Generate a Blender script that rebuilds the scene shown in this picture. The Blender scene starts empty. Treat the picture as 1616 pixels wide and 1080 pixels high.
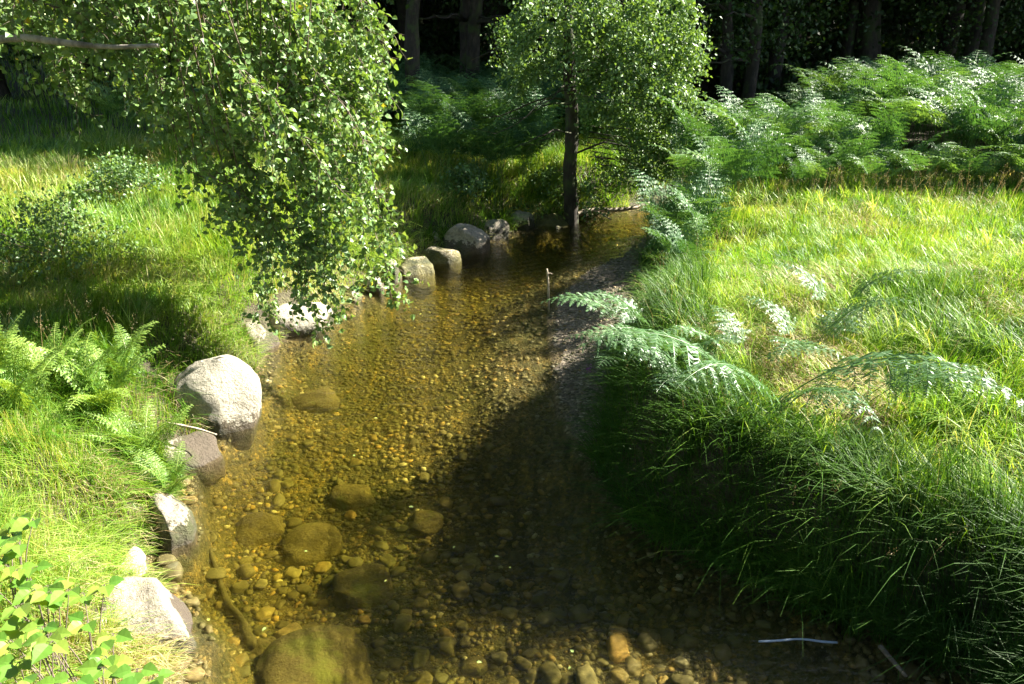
import bpy, bmesh, math, random
import numpy as np
from mathutils import Vector, Matrix
random.seed(7); rng = np.random.default_rng(7)
S = bpy.context.scene; C = S.collection
R = math.radians
# ------------------------------------------------------------------ camera, sky, sun, exposure
CAM_H, PITCH, LENS = 3.2, 23.2, 28.0
FPX = LENS / 36 * 1616
cd = bpy.data.cameras.new('camera'); cam = bpy.data.objects.new('camera', cd); C.objects.link(cam)
cd.lens = LENS; cd.sensor_width = 36; cd.clip_end = 400; cd.clip_start = .05
cam.location = (0, 0, CAM_H); cam.rotation_euler = (R(90 - PITCH), 0, 0); S.camera = cam
SUN_EL, SUN_AZ = 37.5, 71.0          # azimuth measured from +Y (forward) towards +X (right)
w = bpy.data.worlds.new('World'); S.world = w; w.use_nodes = True
nt = w.node_tree; bg = nt.nodes['Background']
sky = nt.nodes.new('ShaderNodeTexSky'); sky.sky_type = 'NISHITA'; sky.sun_disc = False
sky.sun_elevation = R(SUN_EL); sky.sun_rotation = R(SUN_AZ)
nt.links.new(sky.outputs[0], bg.inputs[0]); bg.inputs[1].default_value = 0.05
ld = bpy.data.lights.new('sun', 'SUN'); ld.energy = 5.0; ld.angle = R(.5); ld.color = (1, .94, .82)
sun = bpy.data.objects.new('sun', ld); C.objects.link(sun)
sd = Vector((math.sin(R(SUN_AZ)) * math.cos(R(SUN_EL)), math.cos(R(SUN_AZ)) * math.cos(R(SUN_EL)), math.sin(R(SUN_EL))))
sun.rotation_euler = sd.to_track_quat('Z', 'Y').to_euler()
S.view_settings.view_transform = 'Standard'; S.view_settings.look = 'None'
S.view_settings.exposure = 2.55; S.view_settings.gamma = 1
S.cycles.max_bounces = 8; S.cycles.transparent_max_bounces = 12
S.cycles.diffuse_bounces = 3; S.cycles.transmission_bounces = 4; S.cycles.caustics_reflective = False

# ------------------------------------------------------------------ helpers
def at(px, py, z=0.0):
    """point of the place seen at photo pixel (px,py), at height z"""
    a = (px - 808) / FPX; b = (540 - py) / FPX
    s, c = math.sin(R(PITCH)), math.cos(R(PITCH))
    d = (a, c + b * s, -s + b * c); t = (z - CAM_H) / d[2]
    return (a * t, d[1] * t, z)
def atd(px, py, y):
    """same, at forward distance y"""
    a = (px - 808) / FPX; b = (540 - py) / FPX
    s, c = math.sin(R(PITCH)), math.cos(R(PITCH))
    d = (a, c + b * s, -s + b * c); t = y / d[1]
    return (a * t, y, CAM_H + d[2] * t)
def tag(o, label=None, cat=None, group=None, kind=None):
    if label: o['label'] = label
    if cat: o['category'] = cat
    if group: o['group'] = group
    if kind: o['kind'] = kind
    return o
def empty(name, loc=(0, 0, 0), rz=0.0, sc=1.0):
    o = bpy.data.objects.new(name, None); C.objects.link(o); o.location = loc
    o.rotation_euler = (0, 0, rz); o.scale = (sc,) * 3; o.empty_display_size = .1
    return o
def link(name, me, parent=None, loc=(0, 0, 0), rot=(0, 0, 0), sc=1.0):
    o = bpy.data.objects.new(name, me); C.objects.link(o)
    o.location = loc; o.rotation_euler = rot; o.scale = sc if hasattr(sc, '__len__') else (sc,) * 3
    if parent: o.parent = parent
    return o
class G:
    """collects numpy geometry -> one mesh"""
    def __init__(s): s.v = []; s.q = []; s.t = []; s.c = []; s.n = 0
    def add(s, v, q=None, t=None, tint=.5):
        v = np.asarray(v, float).reshape(-1, 3)
        if q is not None and len(q): s.q.append(np.asarray(q).reshape(-1, 4) + s.n)
        if t is not None and len(t): s.t.append(np.asarray(t).reshape(-1, 3) + s.n)
        s.v.append(v); s.c.append(np.broadcast_to(np.asarray(tint, float), (len(v),)) if np.ndim(tint) <= 1 else tint); s.n += len(v)
        return s
    def mesh(s, name, mat, smooth=False):
        V = np.concatenate(s.v); Q = np.concatenate(s.q) if s.q else np.zeros((0, 4), int)
        T = np.concatenate(s.t) if s.t else np.zeros((0, 3), int)
        me = bpy.data.meshes.new(name)
        me.vertices.add(len(V)); me.vertices.foreach_set('co', V.astype(np.float32).ravel())
        li = np.concatenate([Q.ravel(), T.ravel()]).astype(np.int32)
        me.loops.add(len(li)); me.loops.foreach_set('vertex_index', li)
        ls = np.concatenate([np.arange(len(Q)) * 4, len(Q) * 4 + np.arange(len(T)) * 3]).astype(np.int32)
        me.polygons.add(len(ls)); me.polygons.foreach_set('loop_start', ls)
        me.polygons.foreach_set('use_smooth', np.full(len(ls), smooth))
        me.update(calc_edges=True)
        a = me.attributes.new('tint', 'FLOAT', 'POINT'); a.data.foreach_set('value', np.concatenate(s.c).astype(np.float32))
        me.materials.append(mat)
        return me
def unit(v): return v / (np.linalg.norm(v, axis=-1, keepdims=True) + 1e-9)
def sstep(x): x = np.clip(x, 0, 1); return x * x * (3 - 2 * x)
_T = rng.random((64, 64, 64))
def vn3(p, f=1.0, seed=0):
    p = np.asarray(p, float) * f + seed * 17.31
    i = np.floor(p).astype(int); u = p - i; u = u * u * (3 - 2 * u); i &= 63; j = (i + 1) & 63
    g = lambda a, b, c: _T[a[..., 0], b[..., 1], c[..., 2]]
    x, y, z = u[..., 0], u[..., 1], u[..., 2]
    l = lambda a, b, t: a + (b - a) * t
    return l(l(l(g(i, i, i), g(j, i, i), x), l(g(i, j, i), g(j, j, i), x), y),
             l(l(g(i, i, j), g(j, i, j), x), l(g(i, j, j), g(j, j, j), x), y), z) * 2 - 1
def vn2(x, y, f=1.0, seed=0):
    x, y = np.broadcast_arrays(np.asarray(x, float), np.asarray(y, float))
    return vn3(np.stack([x, y, np.full(x.shape, seed * .37 / max(f, 1e-6))], -1), f, seed)
def tube(g, pts, rad, n=7, tint=.5, knob=0.0):
    pts = np.asarray(pts, float); rad = np.broadcast_to(np.asarray(rad, float), (len(pts),))
    t = unit(np.gradient(pts, axis=0)); ref = np.array([.13, .31, .94])
    if abs(t.mean(0)[2]) > .8: ref = np.array([.9, .3, .1])
    a = unit(np.cross(t, ref)); b = np.cross(t, a)
    th = np.linspace(0, 2 * np.pi, n, endpoint=False)
    r = rad[:, None] * (1 + knob * vn3(np.stack([np.cos(th)[None] + pts[:, :1] * 9, np.sin(th)[None] + pts[:, 1:2] * 9, np.zeros((len(pts), n)) + pts[:, 2:] * 5], -1), 1.6))
    V = pts[:, None] + r[..., None] * (np.cos(th)[None, :, None] * a[:, None] + np.sin(th)[None, :, None] * b[:, None])
    m = len(pts); k = np.arange(n); k2 = (k + 1) % n; Q = []
    for i in range(m - 1): Q.append(np.stack([i * n + k, i * n + k2, (i + 1) * n + k2, (i + 1) * n + k], 1))
    V = np.concatenate([V.reshape(-1, 3), pts[:1], pts[-1:]]); c0, c1 = m * n, m * n + 1
    T = np.concatenate([np.stack([k2, k, np.full(n, c0)], 1), np.stack([(m - 1) * n + k, (m - 1) * n + k2, np.full(n, c1)], 1)])
    g.add(V, np.concatenate(Q), T, tint)
def spline(pts, n=12):
    pts = np.asarray(pts, float); m = len(pts)
    P = np.concatenate([2 * pts[:1] - pts[1:2], pts, 2 * pts[-1:] - pts[-2:-1]]); out = []
    for i in range(m - 1):
        p0, p1, p2, p3 = P[i:i + 4]
        for t in np.linspace(0, 1, n, endpoint=False):
            out.append(.5 * (2 * p1 + (p2 - p0) * t + (2 * p0 - 5 * p1 + 4 * p2 - p3) * t * t + (3 * p1 - p0 - 3 * p2 + p3) * t ** 3))
    out.append(pts[-1]); return np.array(out)
def leaves(g, P, A, size, tint, wid=.75, rib=True, nrm=None, fold=.12):
    """ovate leaves at P along unit A"""
    n = len(P); A = unit(A); N = nrm if nrm is not None else rng.normal(size=(n, 3))
    Sd = unit(np.cross(A, N)); U = np.cross(Sd, A); s = np.broadcast_to(np.asarray(size, float), (n,))[:, None]
    if rib:
        pr = [(0, 0, 0), (-.5, .30, fold), (-.42, .62, fold), (0, 1, -.12), (.42, .62, fold), (.5, .30, fold), (0, .45, 0)]
        V = np.stack([P + s * (a * wid * Sd + b * A + c * U) for a, b, c in pr], 1)
        o = np.arange(n)[:, None] * 7
        Q = np.concatenate([o + np.array([[0, 6, 2, 1]]), o + np.array([[0, 5, 4, 6]])]); T = np.concatenate([o + np.array([[6, 3, 2]]), o + np.array([[6, 4, 3]])])
        g.add(V, Q, T, np.repeat(tint, 7))
    else:
        pr = [(0, 0, 0), (-.5, .42, fold), (0, 1, 0), (.5, .42, fold)]
        V = np.stack([P + s * (a * wid * Sd + b * A + c * U) for a, b, c in pr], 1)
        g.add(V, np.arange(n)[:, None] * 4 + np.array([[0, 3, 2, 1]]), None, np.repeat(tint, 4))

# ------------------------------------------------------------------ materials
def mat(name):
    m = bpy.data.materials.new(name); m.use_nodes = True; m.node_tree.nodes.clear(); return m, m.node_tree
def nd(t, typ, **kw):
    n = t.nodes.new(typ)
    for k, v in kw.items():
        if k.startswith('i_'):
            key = k[2:]; key = int(key) if key.isdigit() else key.replace('_', ' ')
            n.inputs[key].default_value = v
        else: setattr(n, k, v)
    return n
def ramp(t, src, stops):
    r = t.nodes.new('ShaderNodeValToRGB'); e = r.color_ramp.elements
    while len(e) < len(stops): e.new(.5)
    for el, (p, c) in zip(e, stops): el.position = p; el.color = (*c, 1) if len(c) == 3 else c
    t.links.new(src, r.inputs[0]); return r.outputs[0]
def mixc(t, f, a, b, mode='MIX'):
    m = t.nodes.new('ShaderNodeMix'); m.data_type = 'RGBA'; m.blend_type = mode
    for s, v in ((m.inputs[0], f), (m.inputs[6], a), (m.inputs[7], b)):
        if hasattr(v, 'is_output'): t.links.new(v, s)
        else: s.default_value = v if isinstance(v, (int, float)) else (*v, 1)
    return m.outputs[2]
def math_(t, op, a, b=0.0, c=0.0, clamp=False):
    m = t.nodes.new('ShaderNodeMath'); m.operation = op; m.use_clamp = clamp
    for s, v in zip(m.inputs, (a, b, c)):
        if hasattr(v, 'is_output'): t.links.new(v, s)
        else: s.default_value = v
    return m.outputs[0]
def noise(t, scale, detail=4, rough=.6, vec=None, dist=0):
    n = nd(t, 'ShaderNodeTexNoise'); n.inputs['Scale'].default_value = scale; n.inputs['Detail'].default_value = detail
    n.inputs['Roughness'].default_value = rough; n.inputs['Distortion'].default_value = dist
    if vec: t.links.new(vec, n.inputs['Vector'])
    return n.outputs[0]
def leafmat(name, stops, trans=.35, rough=.45, spec=.5, warm=(1.25, 1.15, .45), nscale=1.3, nvar=.25):
    m, t = mat(name); out = nd(t, 'ShaderNodeOutputMaterial')
    a = nd(t, 'ShaderNodeAttribute', attribute_name='tint').outputs['Fac']
    geo = nd(t, 'ShaderNodeNewGeometry'); n = noise(t, nscale, 3, .6, geo.outputs['Position'])
    f = math_(t, 'ADD', a, math_(t, 'MULTIPLY', math_(t, 'SUBTRACT', n, .5), nvar * 2), clamp=True)
    col = ramp(t, f, stops)
    p = nd(t, 'ShaderNodeBsdfPrincipled'); p.inputs['Roughness'].default_value = rough
    p.inputs['Specular IOR Level'].default_value = spec; t.links.new(col, p.inputs['Base Color'])
    tr = nd(t, 'ShaderNodeBsdfTranslucent'); t.links.new(mixc(t, 1.0, col, warm, 'MULTIPLY'), tr.inputs[0])
    mx = nd(t, 'ShaderNodeMixShader'); mx.inputs[0].default_value = trans
    t.links.new(p.outputs[0], mx.inputs[1]); t.links.new(tr.outputs[0], mx.inputs[2]); t.links.new(mx.outputs[0], out.inputs[0])
    return m
M = {}
M['grass'] = leafmat('grass_blade', [(0, (.038, .11, .012)), (.35, (.115, .26, .024)), (.65, (.29, .43, .055)), (.85, (.42, .48, .14)), (1, (.56, .50, .28))], .42, .45, .4)
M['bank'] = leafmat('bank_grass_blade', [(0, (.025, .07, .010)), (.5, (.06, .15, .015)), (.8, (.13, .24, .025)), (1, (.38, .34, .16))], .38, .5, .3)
M['straw'] = leafmat('dry_straw', [(0, (.20, .13, .06)), (.5, (.36, .25, .12)), (1, (.62, .54, .34))], .25, .6, .3, (1.1, 1.1, .9))
M['bracken'] = leafmat('bracken_frond', [(0, (.03, .09, .03)), (.5, (.065, .16, .055)), (1, (.15, .26, .08))], .3, .5, .4, (1.3, 1.2, .4))
M['bracken_near'] = leafmat('pale_bracken_frond', [(0, (.035, .10, .035)), (.5, (.08, .17, .065)), (1, (.15, .25, .10))], .25, .42, .5, (1.2, 1.2, .5))
M['fern'] = leafmat('fern_frond', [(0, (.08, .19, .03)), (.5, (.15, .28, .045)), (1, (.30, .40, .08))], .4, .45, .5, (1.3, 1.15, .45))
M['birch'] = leafmat('birch_leaf', [(0, (.07, .15, .045)), (.5, (.15, .26, .08)), (.93, (.26, .36, .11)), (1, (.50, .42, .05))], .33, .42, .6, (1.3, 1.2, .4))
M['alder'] = leafmat('alder_leaf', [(0, (.06, .13, .045)), (.5, (.13, .23, .08)), (1, (.20, .32, .07))], .3, .45, .5, (1.3, 1.2, .4))
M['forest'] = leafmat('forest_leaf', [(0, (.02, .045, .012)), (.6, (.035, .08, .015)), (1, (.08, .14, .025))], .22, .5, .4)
M['bramble'] = leafmat('bramble_leaf', [(0, (.09, .22, .03)), (.5, (.16, .30, .04)), (1, (.28, .36, .06))], .4, .4, .5)
def barkmat(name, c0, c1, c2, sc=14, moss=None):
    m, t = mat(name); out = nd(t, 'ShaderNodeOutputMaterial'); tc = nd(t, 'ShaderNodeTexCoord')
    mp = nd(t, 'ShaderNodeMapping'); mp.inputs['Scale'].default_value = (1, 1, .35); t.links.new(tc.outputs['Object'], mp.inputs[0])
    n = noise(t, sc, 8, .7, mp.outputs[0]); col = ramp(t, n, [(.3, c0), (.5, c1), (.72, c2)])
    if moss: col = mixc(t, ramp(t, noise(t, 3, 5, .6, tc.outputs['Object']), [(.5, (0, 0, 0)), (.6, (1, 1, 1))]), col, moss)
    p = nd(t, 'ShaderNodeBsdfPrincipled'); p.inputs['Roughness'].default_value = .85; t.links.new(col, p.inputs['Base Color'])
    b = nd(t, 'ShaderNodeBump'); b.inputs['Strength'].default_value = .8; b.inputs['Distance'].default_value = .02
    t.links.new(n, b.inputs['Height']); t.links.new(b.outputs[0], p.inputs['Normal']); t.links.new(p.outputs[0], out.inputs[0])
    return m
M['bark'] = barkmat('bark', (.012, .009, .007), (.032, .026, .019), (.08, .065, .05), moss=(.04, .06, .015))
M['birchbark'] = barkmat('birch_bark', (.06, .05, .04), (.30, .27, .23), (.55, .52, .47), 9)
M['twig'] = barkmat('twig_bark', (.06, .045, .03), (.14, .11, .08), (.24, .20, .15), 30)
M['deadwood'] = barkmat('bleached_wood', (.20, .15, .10), (.42, .35, .26), (.62, .55, .44), 22)
M['wetwood'] = barkmat('sunken_wood', (.03, .025, .012), (.07, .06, .025), (.11, .09, .04), 18)
def rockmat(name, dry, wet, moss=.5, wetz=.10, sc=3.0):
    m, t = mat(name); out = nd(t, 'ShaderNodeOutputMaterial'); geo = nd(t, 'ShaderNodeNewGeometry'); P = geo.outputs['Position']
    sep = nd(t, 'ShaderNodeSeparateXYZ'); t.links.new(P, sep.inputs[0])
    n1 = noise(t, sc * 2, 8, .65, P); n2 = noise(t, sc * 14, 6, .7, P); n3 = noise(t, sc * 1.1, 4, .6, P)
    base = ramp(t, n1, [(.25, tuple(c * .55 for c in dry)), (.5, dry), (.75, tuple(min(1, c * 1.25) for c in dry))])
    base = mixc(t, ramp(t, n2, [(.38, (.65,) * 3), (.55, (0,) * 3)]), base, tuple(c * .45 for c in dry))
    speck = nd(t, 'ShaderNodeTexVoronoi'); speck.inputs['Scale'].default_value = 60; t.links.new(P, speck.inputs['Vector'])
    base = mixc(t, math_(t, 'MULTIPLY', ramp(t, speck.outputs[0], [(.1, (1,) * 3), (.25, (0,) * 3)]), .35), base, tuple(min(1, c * 1.5) for c in dry))
    base = mixc(t, math_(t, 'MULTIPLY', ramp(t, n3, [(.62 - .1 * moss, (0,) * 3), (.72 - .1 * moss, (1,) * 3)]), moss), base, (.13, .15, .03))
    zz = math_(t, 'ADD', sep.outputs[2], math_(t, 'MULTIPLY', math_(t, 'SUBTRACT', n1, .5), .5))
    zz = math_(t, 'ADD', zz, math_(t, 'MULTIPLY', math_(t, 'SUBTRACT', n2, .5), .22))
    wf = ramp(t, math_(t, 'ADD', math_(t, 'MULTIPLY', math_(t, 'SUBTRACT', zz, wetz), 9), .5, clamp=True), [(.35, (1,) * 3), (.6, (0,) * 3)])
    wetc = mixc(t, ramp(t, n3, [(.42, (0,) * 3), (.6, (1,) * 3)]), mixc(t, n2, wet, tuple(c * 2.0 for c in wet)), (.05, .055, .016))
    col = mixc(t, wf, base, wetc)
    p = nd(t, 'ShaderNodeBsdfPrincipled'); t.links.new(col, p.inputs['Base Color'])
    t.links.new(math_(t, 'SUBTRACT', .9, math_(t, 'MULTIPLY', wf, .25)), p.inputs['Roughness'])
    b = nd(t, 'ShaderNodeBump'); b.inputs['Strength'].default_value = 1; b.inputs['Distance'].default_value = .03
    t.links.new(math_(t, 'ADD', n2, n1), b.inputs['Height']); t.links.new(b.outputs[0], p.inputs['Normal']); t.links.new(p.outputs[0], out.inputs[0])
    return m
M['rock_pale'] = rockmat('pale_granite', (.42, .385, .30), (.065, .05, .03), .25, .09)
M['rock_dark'] = rockmat('weathered_granite', (.34, .30, .235), (.055, .042, .028), .6, .15)
M['rock_moss'] = rockmat('mossy_granite', (.34, .29, .20), (.09, .08, .025), .8, .16)
M['rock_sunk'] = rockmat('sunken_granite', (.13, .105, .045), (.12, .10, .04), .75, -2)
def pebmat():
    m, t = mat('river_pebble'); out = nd(t, 'ShaderNodeOutputMaterial')
    a = nd(t, 'ShaderNodeAttribute', attribute_name='tint').outputs['Fac']; oi = nd(t, 'ShaderNodeObjectInfo')
    f = math_(t, 'FRACT', math_(t, 'ADD', a, oi.outputs['Random']))
    col = ramp(t, f, [(0, (.07, .06, .03)), (.15, (.17, .14, .07)), (.3, (.10, .085, .04)), (.42, (.24, .20, .10)), (.55, (.14, .125, .08)), (.66, (.33, .24, .10)), (.78, (.12, .10, .05)), (.88, (.42, .26, .08)), (.95, (.30, .27, .20)), (1, (.60, .54, .42))])
    geo = nd(t, 'ShaderNodeNewGeometry'); n = noise(t, 45, 6, .7, geo.outputs['Position'])
    col = mixc(t, 1.0, col, ramp(t, n, [(.3, (.55,) * 3), (.7, (1.25,) * 3)]), 'MULTIPLY')
    n2 = noise(t, 1.2, 4, .6, geo.outputs['Position'])
    col = mixc(t, math_(t, 'MULTIPLY', ramp(t, n2, [(.42, (0,) * 3), (.58, (1,) * 3)]), .8), col, (.055, .058, .015))
    col = mixc(t, ramp(t, noise(t, 2.6, 5, .65, geo.outputs['Position']), [(.36, (.75,) * 3), (.52, (0,) * 3)]), col, (.045, .036, .016))
    p = nd(t, 'ShaderNodeBsdfPrincipled'); p.inputs['Roughness'].default_value = .7; t.links.new(col, p.inputs['Base Color'])
    b = nd(t, 'ShaderNodeBump'); b.inputs['Strength'].default_value = .5; b.inputs['Distance'].default_value = .004
    t.links.new(n, b.inputs['Height']); t.links.new(b.outputs[0], p.inputs['Normal']); t.links.new(p.outputs[0], out.inputs[0]); return m
M['pebble'] = pebmat()
def groundmat():
    m, t = mat('ground'); out = nd(t, 'ShaderNodeOutputMaterial'); geo = nd(t, 'ShaderNodeNewGeometry'); P = geo.outputs['Position']
    zone = nd(t, 'ShaderNodeAttribute', attribute_name='tint').outputs['Fac']   # 0 soil .. .5 gravel bar .. 1 stream bed
    n = noise(t, 9, 8, .7, P); nf = noise(t, 70, 5, .7, P)
    soil = ramp(t, n, [(.3, (.035, .028, .015)), (.5, (.07, .06, .03)), (.7, (.10, .10, .035))])
    vo = nd(t, 'ShaderNodeTexVoronoi'); vo.inputs['Scale'].default_value = 38; t.links.new(P, vo.inputs['Vector'])
    vo2 = nd(t, 'ShaderNodeTexVoronoi'); vo2.inputs['Scale'].default_value = 90; t.links.new(P, vo2.inputs['Vector'])
    sepc = nd(t, 'ShaderNodeSeparateColor'); t.links.new(vo.outputs['Color'], sepc.inputs[0])
    grav = ramp(t, sepc.outputs[0], [(0, (.07, .055, .036)), (.5, (.15, .12, .08)), (.9, (.24, .195, .135)), (1, (.40, .34, .25))])
    grav = mixc(t, 1, grav, ramp(t, nf, [(.3, (.5,) * 3), (.7, (1.3,) * 3)]), 'MULTIPLY')
    bed = ramp(t, sepc.outputs[1], [(0, (.05, .045, .022)), (.4, (.11, .092, .042)), (.8, (.17, .14, .065)), (1, (.3, .22, .09))])
    bed = mixc(t, 1, bed, ramp(t, nf, [(.3, (.55,) * 3), (.7, (1.2,) * 3)]), 'MULTIPLY')
    mp = nd(t, 'ShaderNodeMapping'); mp.inputs['Scale'].default_value = (7, 3.2, 3); mp.inputs['Rotation'].default_value = (0, 0, R(12)); t.links.new(P, mp.inputs[0])
    st = noise(t, 1.0, 6, .65, mp.outputs[0], .8); bed = mixc(t, 1, bed, ramp(t, st, [(.34, (.26, .29, .26)), (.5, (.7, .7, .62)), (.64, (1.6, 1.42, 1.0))]), 'MULTIPLY')
    alg = noise(t, 1.0, 5, .6, P); bed = mixc(t, math_(t, 'MULTIPLY', ramp(t, alg, [(.48, (0,) * 3), (.62, (1,) * 3)]), .65), bed, (.06, .068, .014))
    c = mixc(t, ramp(t, zone, [(.05, (0,) * 3), (.3, (1,) * 3)]), soil, grav)
    c = mixc(t, ramp(t, zone, [(.6, (0,) * 3), (.9, (1,) * 3)]), c, bed)
    p = nd(t, 'ShaderNodeBsdfPrincipled'); p.inputs['Roughness'].default_value = .85; t.links.new(c, p.inputs['Base Color'])
    b = nd(t, 'ShaderNodeBump'); b.inputs['Strength'].default_value = 1; b.inputs['Distance'].default_value = .02
    h = math_(t, 'ADD', math_(t, 'MULTIPLY', vo.outputs[0], -1), math_(t, 'ADD', nf, math_(t, 'MULTIPLY', vo2.outputs[0], -.6)))
    t.links.new(h, b.inputs['Height']); t.links.new(b.outputs[0], p.inputs['Normal']); t.links.new(p.outputs[0], out.inputs[0]); return m
M['ground'] = groundmat()
def watermat():
    m, t = mat('stream_water'); out = nd(t, 'ShaderNodeOutputMaterial'); geo = nd(t, 'ShaderNodeNewGeometry'); P = geo.outputs['Position']
    mp = nd(t, 'ShaderNodeMapping'); mp.inputs['Scale'].default_value = (1.0, 2.2, 1); mp.inputs['Rotation'].default_value = (0, 0, R(-20)); t.links.new(P, mp.inputs[0])
    n1 = noise(t, 6, 4, .55, mp.outputs[0], .6); n2 = noise(t, 28, 3, .5, mp.outputs[0], .4)
    sep = nd(t, 'ShaderNodeSeparateXYZ'); t.links.new(P, sep.inputs[0])
    amp = nd(t, 'ShaderNodeMapRange'); amp.inputs[1].default_value = 4.5; amp.inputs[2].default_value = 12.0; amp.inputs[3].default_value = .7; amp.inputs[4].default_value = 1.66
    t.links.new(sep.outputs[1], amp.inputs[0])
    h = math_(t, 'ADD', n1, math_(t, 'MULTIPLY', n2, .38))
    b = nd(t, 'ShaderNodeBump'); b.inputs['Distance'].default_value = .03; t.links.new(h, b.inputs['Height']); t.links.new(math_(t, 'MULTIPLY', amp.outputs[0], .6, clamp=True), b.inputs['Strength'])
    vm = nd(t, 'ShaderNodeVectorMath', operation='DOT_PRODUCT'); t.links.new(b.outputs[0], vm.inputs[0]); t.links.new(geo.outputs['Incoming'], vm.inputs[1])
    fr = math_(t, 'MULTIPLY_ADD', math_(t, 'POWER', math_(t, 'SUBTRACT', 1.0, math_(t, 'ABSOLUTE', vm.outputs['Value'])), 5.0), .98, .02, clamp=True)
    tr = nd(t, 'ShaderNodeBsdfTransparent'); tr.inputs[0].default_value = (.97, .93, .80, 1)
    gl = nd(t, 'ShaderNodeBsdfGlossy'); gl.inputs['Roughness'].default_value = .035; t.links.new(b.outputs[0], gl.inputs['Normal'])
    rf = nd(t, 'ShaderNodeBsdfRefraction'); rf.inputs['IOR'].default_value = 1.14; rf.inputs['Roughness'].default_value = .0; rf.inputs['Color'].default_value = (.95, .93, .85, 1)
    b2 = nd(t, 'ShaderNodeBump'); b2.inputs['Distance'].default_value = .06; b2.inputs['Strength'].default_value = 1; t.links.new(h, b2.inputs['Height']); t.links.new(b2.outputs[0], rf.inputs['Normal'])
    tm = nd(t, 'ShaderNodeMixShader'); tm.inputs[0].default_value = .27; t.links.new(tr.outputs[0], tm.inputs[1]); t.links.new(rf.outputs[0], tm.inputs[2]); tr = tm
    mx = nd(t, 'ShaderNodeMixShader'); t.links.new(fr, mx.inputs[0]); t.links.new(tr.outputs[0], mx.inputs[1]); t.links.new(gl.outputs[0], mx.inputs[2])
    t.links.new(mx.outputs[0], out.inputs[0])
    va = nd(t, 'ShaderNodeVolumeAbsorption'); va.inputs[0].default_value = (.76, .745, .22, 1); va.inputs[1].default_value = 1.95
    t.links.new(va.outputs[0], out.inputs['Volume']); return m
M['water'] = watermat()
def plain(name, col, rough=.5, sc=20):
    m, t = mat(name); out = nd(t, 'ShaderNodeOutputMaterial'); p = nd(t, 'ShaderNodeBsdfPrincipled'); p.inputs['Roughness'].default_value = rough
    geo = nd(t, 'ShaderNodeNewGeometry'); n = noise(t, sc, 5, .6, geo.outputs['Position'])
    t.links.new(mixc(t, n, tuple(c * .75 for c in col), tuple(min(1, c * 1.2) for c in col)), p.inputs['Base Color']); t.links.new(p.outputs[0], out.inputs[0]); return m
M['asphalt'] = plain('asphalt', (.09, .09, .10), .8, 40); M['straw_tube'] = plain('pale_plastic', (.26, .32, .42), .4)
M['purple'] = plain('purple_petal', (.30, .07, .32), .5); M['foam'] = plain('foam', (.75, .75, .72), .5)

# ------------------------------------------------------------------ terrain
def line(pts, ext):
    w_ = sorted([at(*p)[:2] for p in pts] + ext, key=lambda q: q[1]) if ext else [at(*p)[:2] for p in pts]
    ys = np.array([q[1] for q in w_]); xs = np.array([q[0] for q in w_]); return ys, xs
YL, XLs = line([(292, 1080), (300, 1000), (232, 885), (285, 840), (285, 745), (335, 690), (400, 610), (425, 550), (515, 505), (600, 447), (640, 420), (700, 400), (770, 383), (815, 366), (870, 355), (915, 345)], [(-2.2, 1.0), (-3.0, -4.0), (2.4, 13.4), (3.5, 15), (4.2, 18), (4.6, 40)])
YG, XGs = line([(1556, 1075), (1326, 985), (1145, 905), (1000, 840), (920, 745), (884, 660), (866, 570), (862, 500), (880, 462), (930, 425), (985, 397), (1015, 372)], [(2.85, 1.0), (3.15, -4.0), (2.7, 11.9), (4.5, 13.4), (5.2, 15.5), (5.5, 18), (5.9, 40)])
YR, XRs = line([(1560, 1075), (1330, 985), (1150, 905), (1010, 840), (945, 745), (957, 640), (982, 560), (1000, 490), (1015, 430), (1025, 385), (1045, 362)], [(2.9, 1.0), (3.2, -4.0), (2.9, 11.8), (4.65, 13.3), (5.4, 15.4), (5.7, 18), (6.1, 40)])
def XL(y): return np.interp(y, YL, XLs)
def XG(y): return np.interp(y, YG, XGs)
def XR(y): return np.interp(y, YR, XRs)
def dist(F, x, y):
    s = (F(y + .15) - F(y - .15)) / .3
    return (x - F(y)) / np.sqrt(1 + s * s)
def H(x, y, rough=True):
    x = np.asarray(x, float); y = np.asarray(y, float)
    dl = -dist(XL, x, y); dr = dist(XR, x, y); dg = dist(XG, x, y)
    lb = -.06 + .66 * sstep((dl + .12) / 1.0) + .10 * sstep((dl - .6) / 3) + .012 * np.maximum(dl, 0)
    low = np.exp(-((y - 8.5) / 1.1) ** 2); rb = .08 * sstep((y - 5) / 1.2) - .04 * sstep((6.2 - y) / 1.2) + (.70 + .18 * np.exp(-((y - 5.4) / 1.2) ** 2) - .12 * sstep((4.6 - y) / 1.2)) * (.55 * sstep(dr / .42) + .45 * sstep(dr / (.42 + 1.6 * low)))* (1 - .45 * low * np.exp(-np.maximum(dr, 0) / .9)) + .10 * sstep((dr - .3) / 3)
    u = np.clip(-dl / np.maximum(-dl - dg, .05), 0, 1)
    nr = sstep((6.3 - y) / 1.6); bed = -.05 - .33 * np.sin(np.pi * np.clip(u, 0, 1) ** (.62 - .12 * nr)) * sstep(np.minimum(-dl * 2.2 + .25, -dg * (1.1 + 1.2 * nr) + .1)) - .10 * nr * sstep(-dg * 2) * sstep((y - 3.3) / 1)
    bar = np.clip(dg, 0, 1) * .14 - .01
    z = np.where(dl > -.12, lb, np.where(dr > 0, rb, np.where(dg > 0, bar, bed)))
    z = z + sstep((y - 17) / 10) * .5 + np.maximum(y - 22, 0) ** 1.15 * .17 * sstep((y - 20) / 8)
    if rough:
        k = sstep(np.maximum(dl, dr) / .8)
        z = z + k * (.10 * vn2(x, y, .7, 1) + .04 * vn2(x, y, 2.3, 2)) + .010 * vn2(x, y, 5, 3) + .006 * vn2(x, y, 14, 4)
    return z
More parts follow.
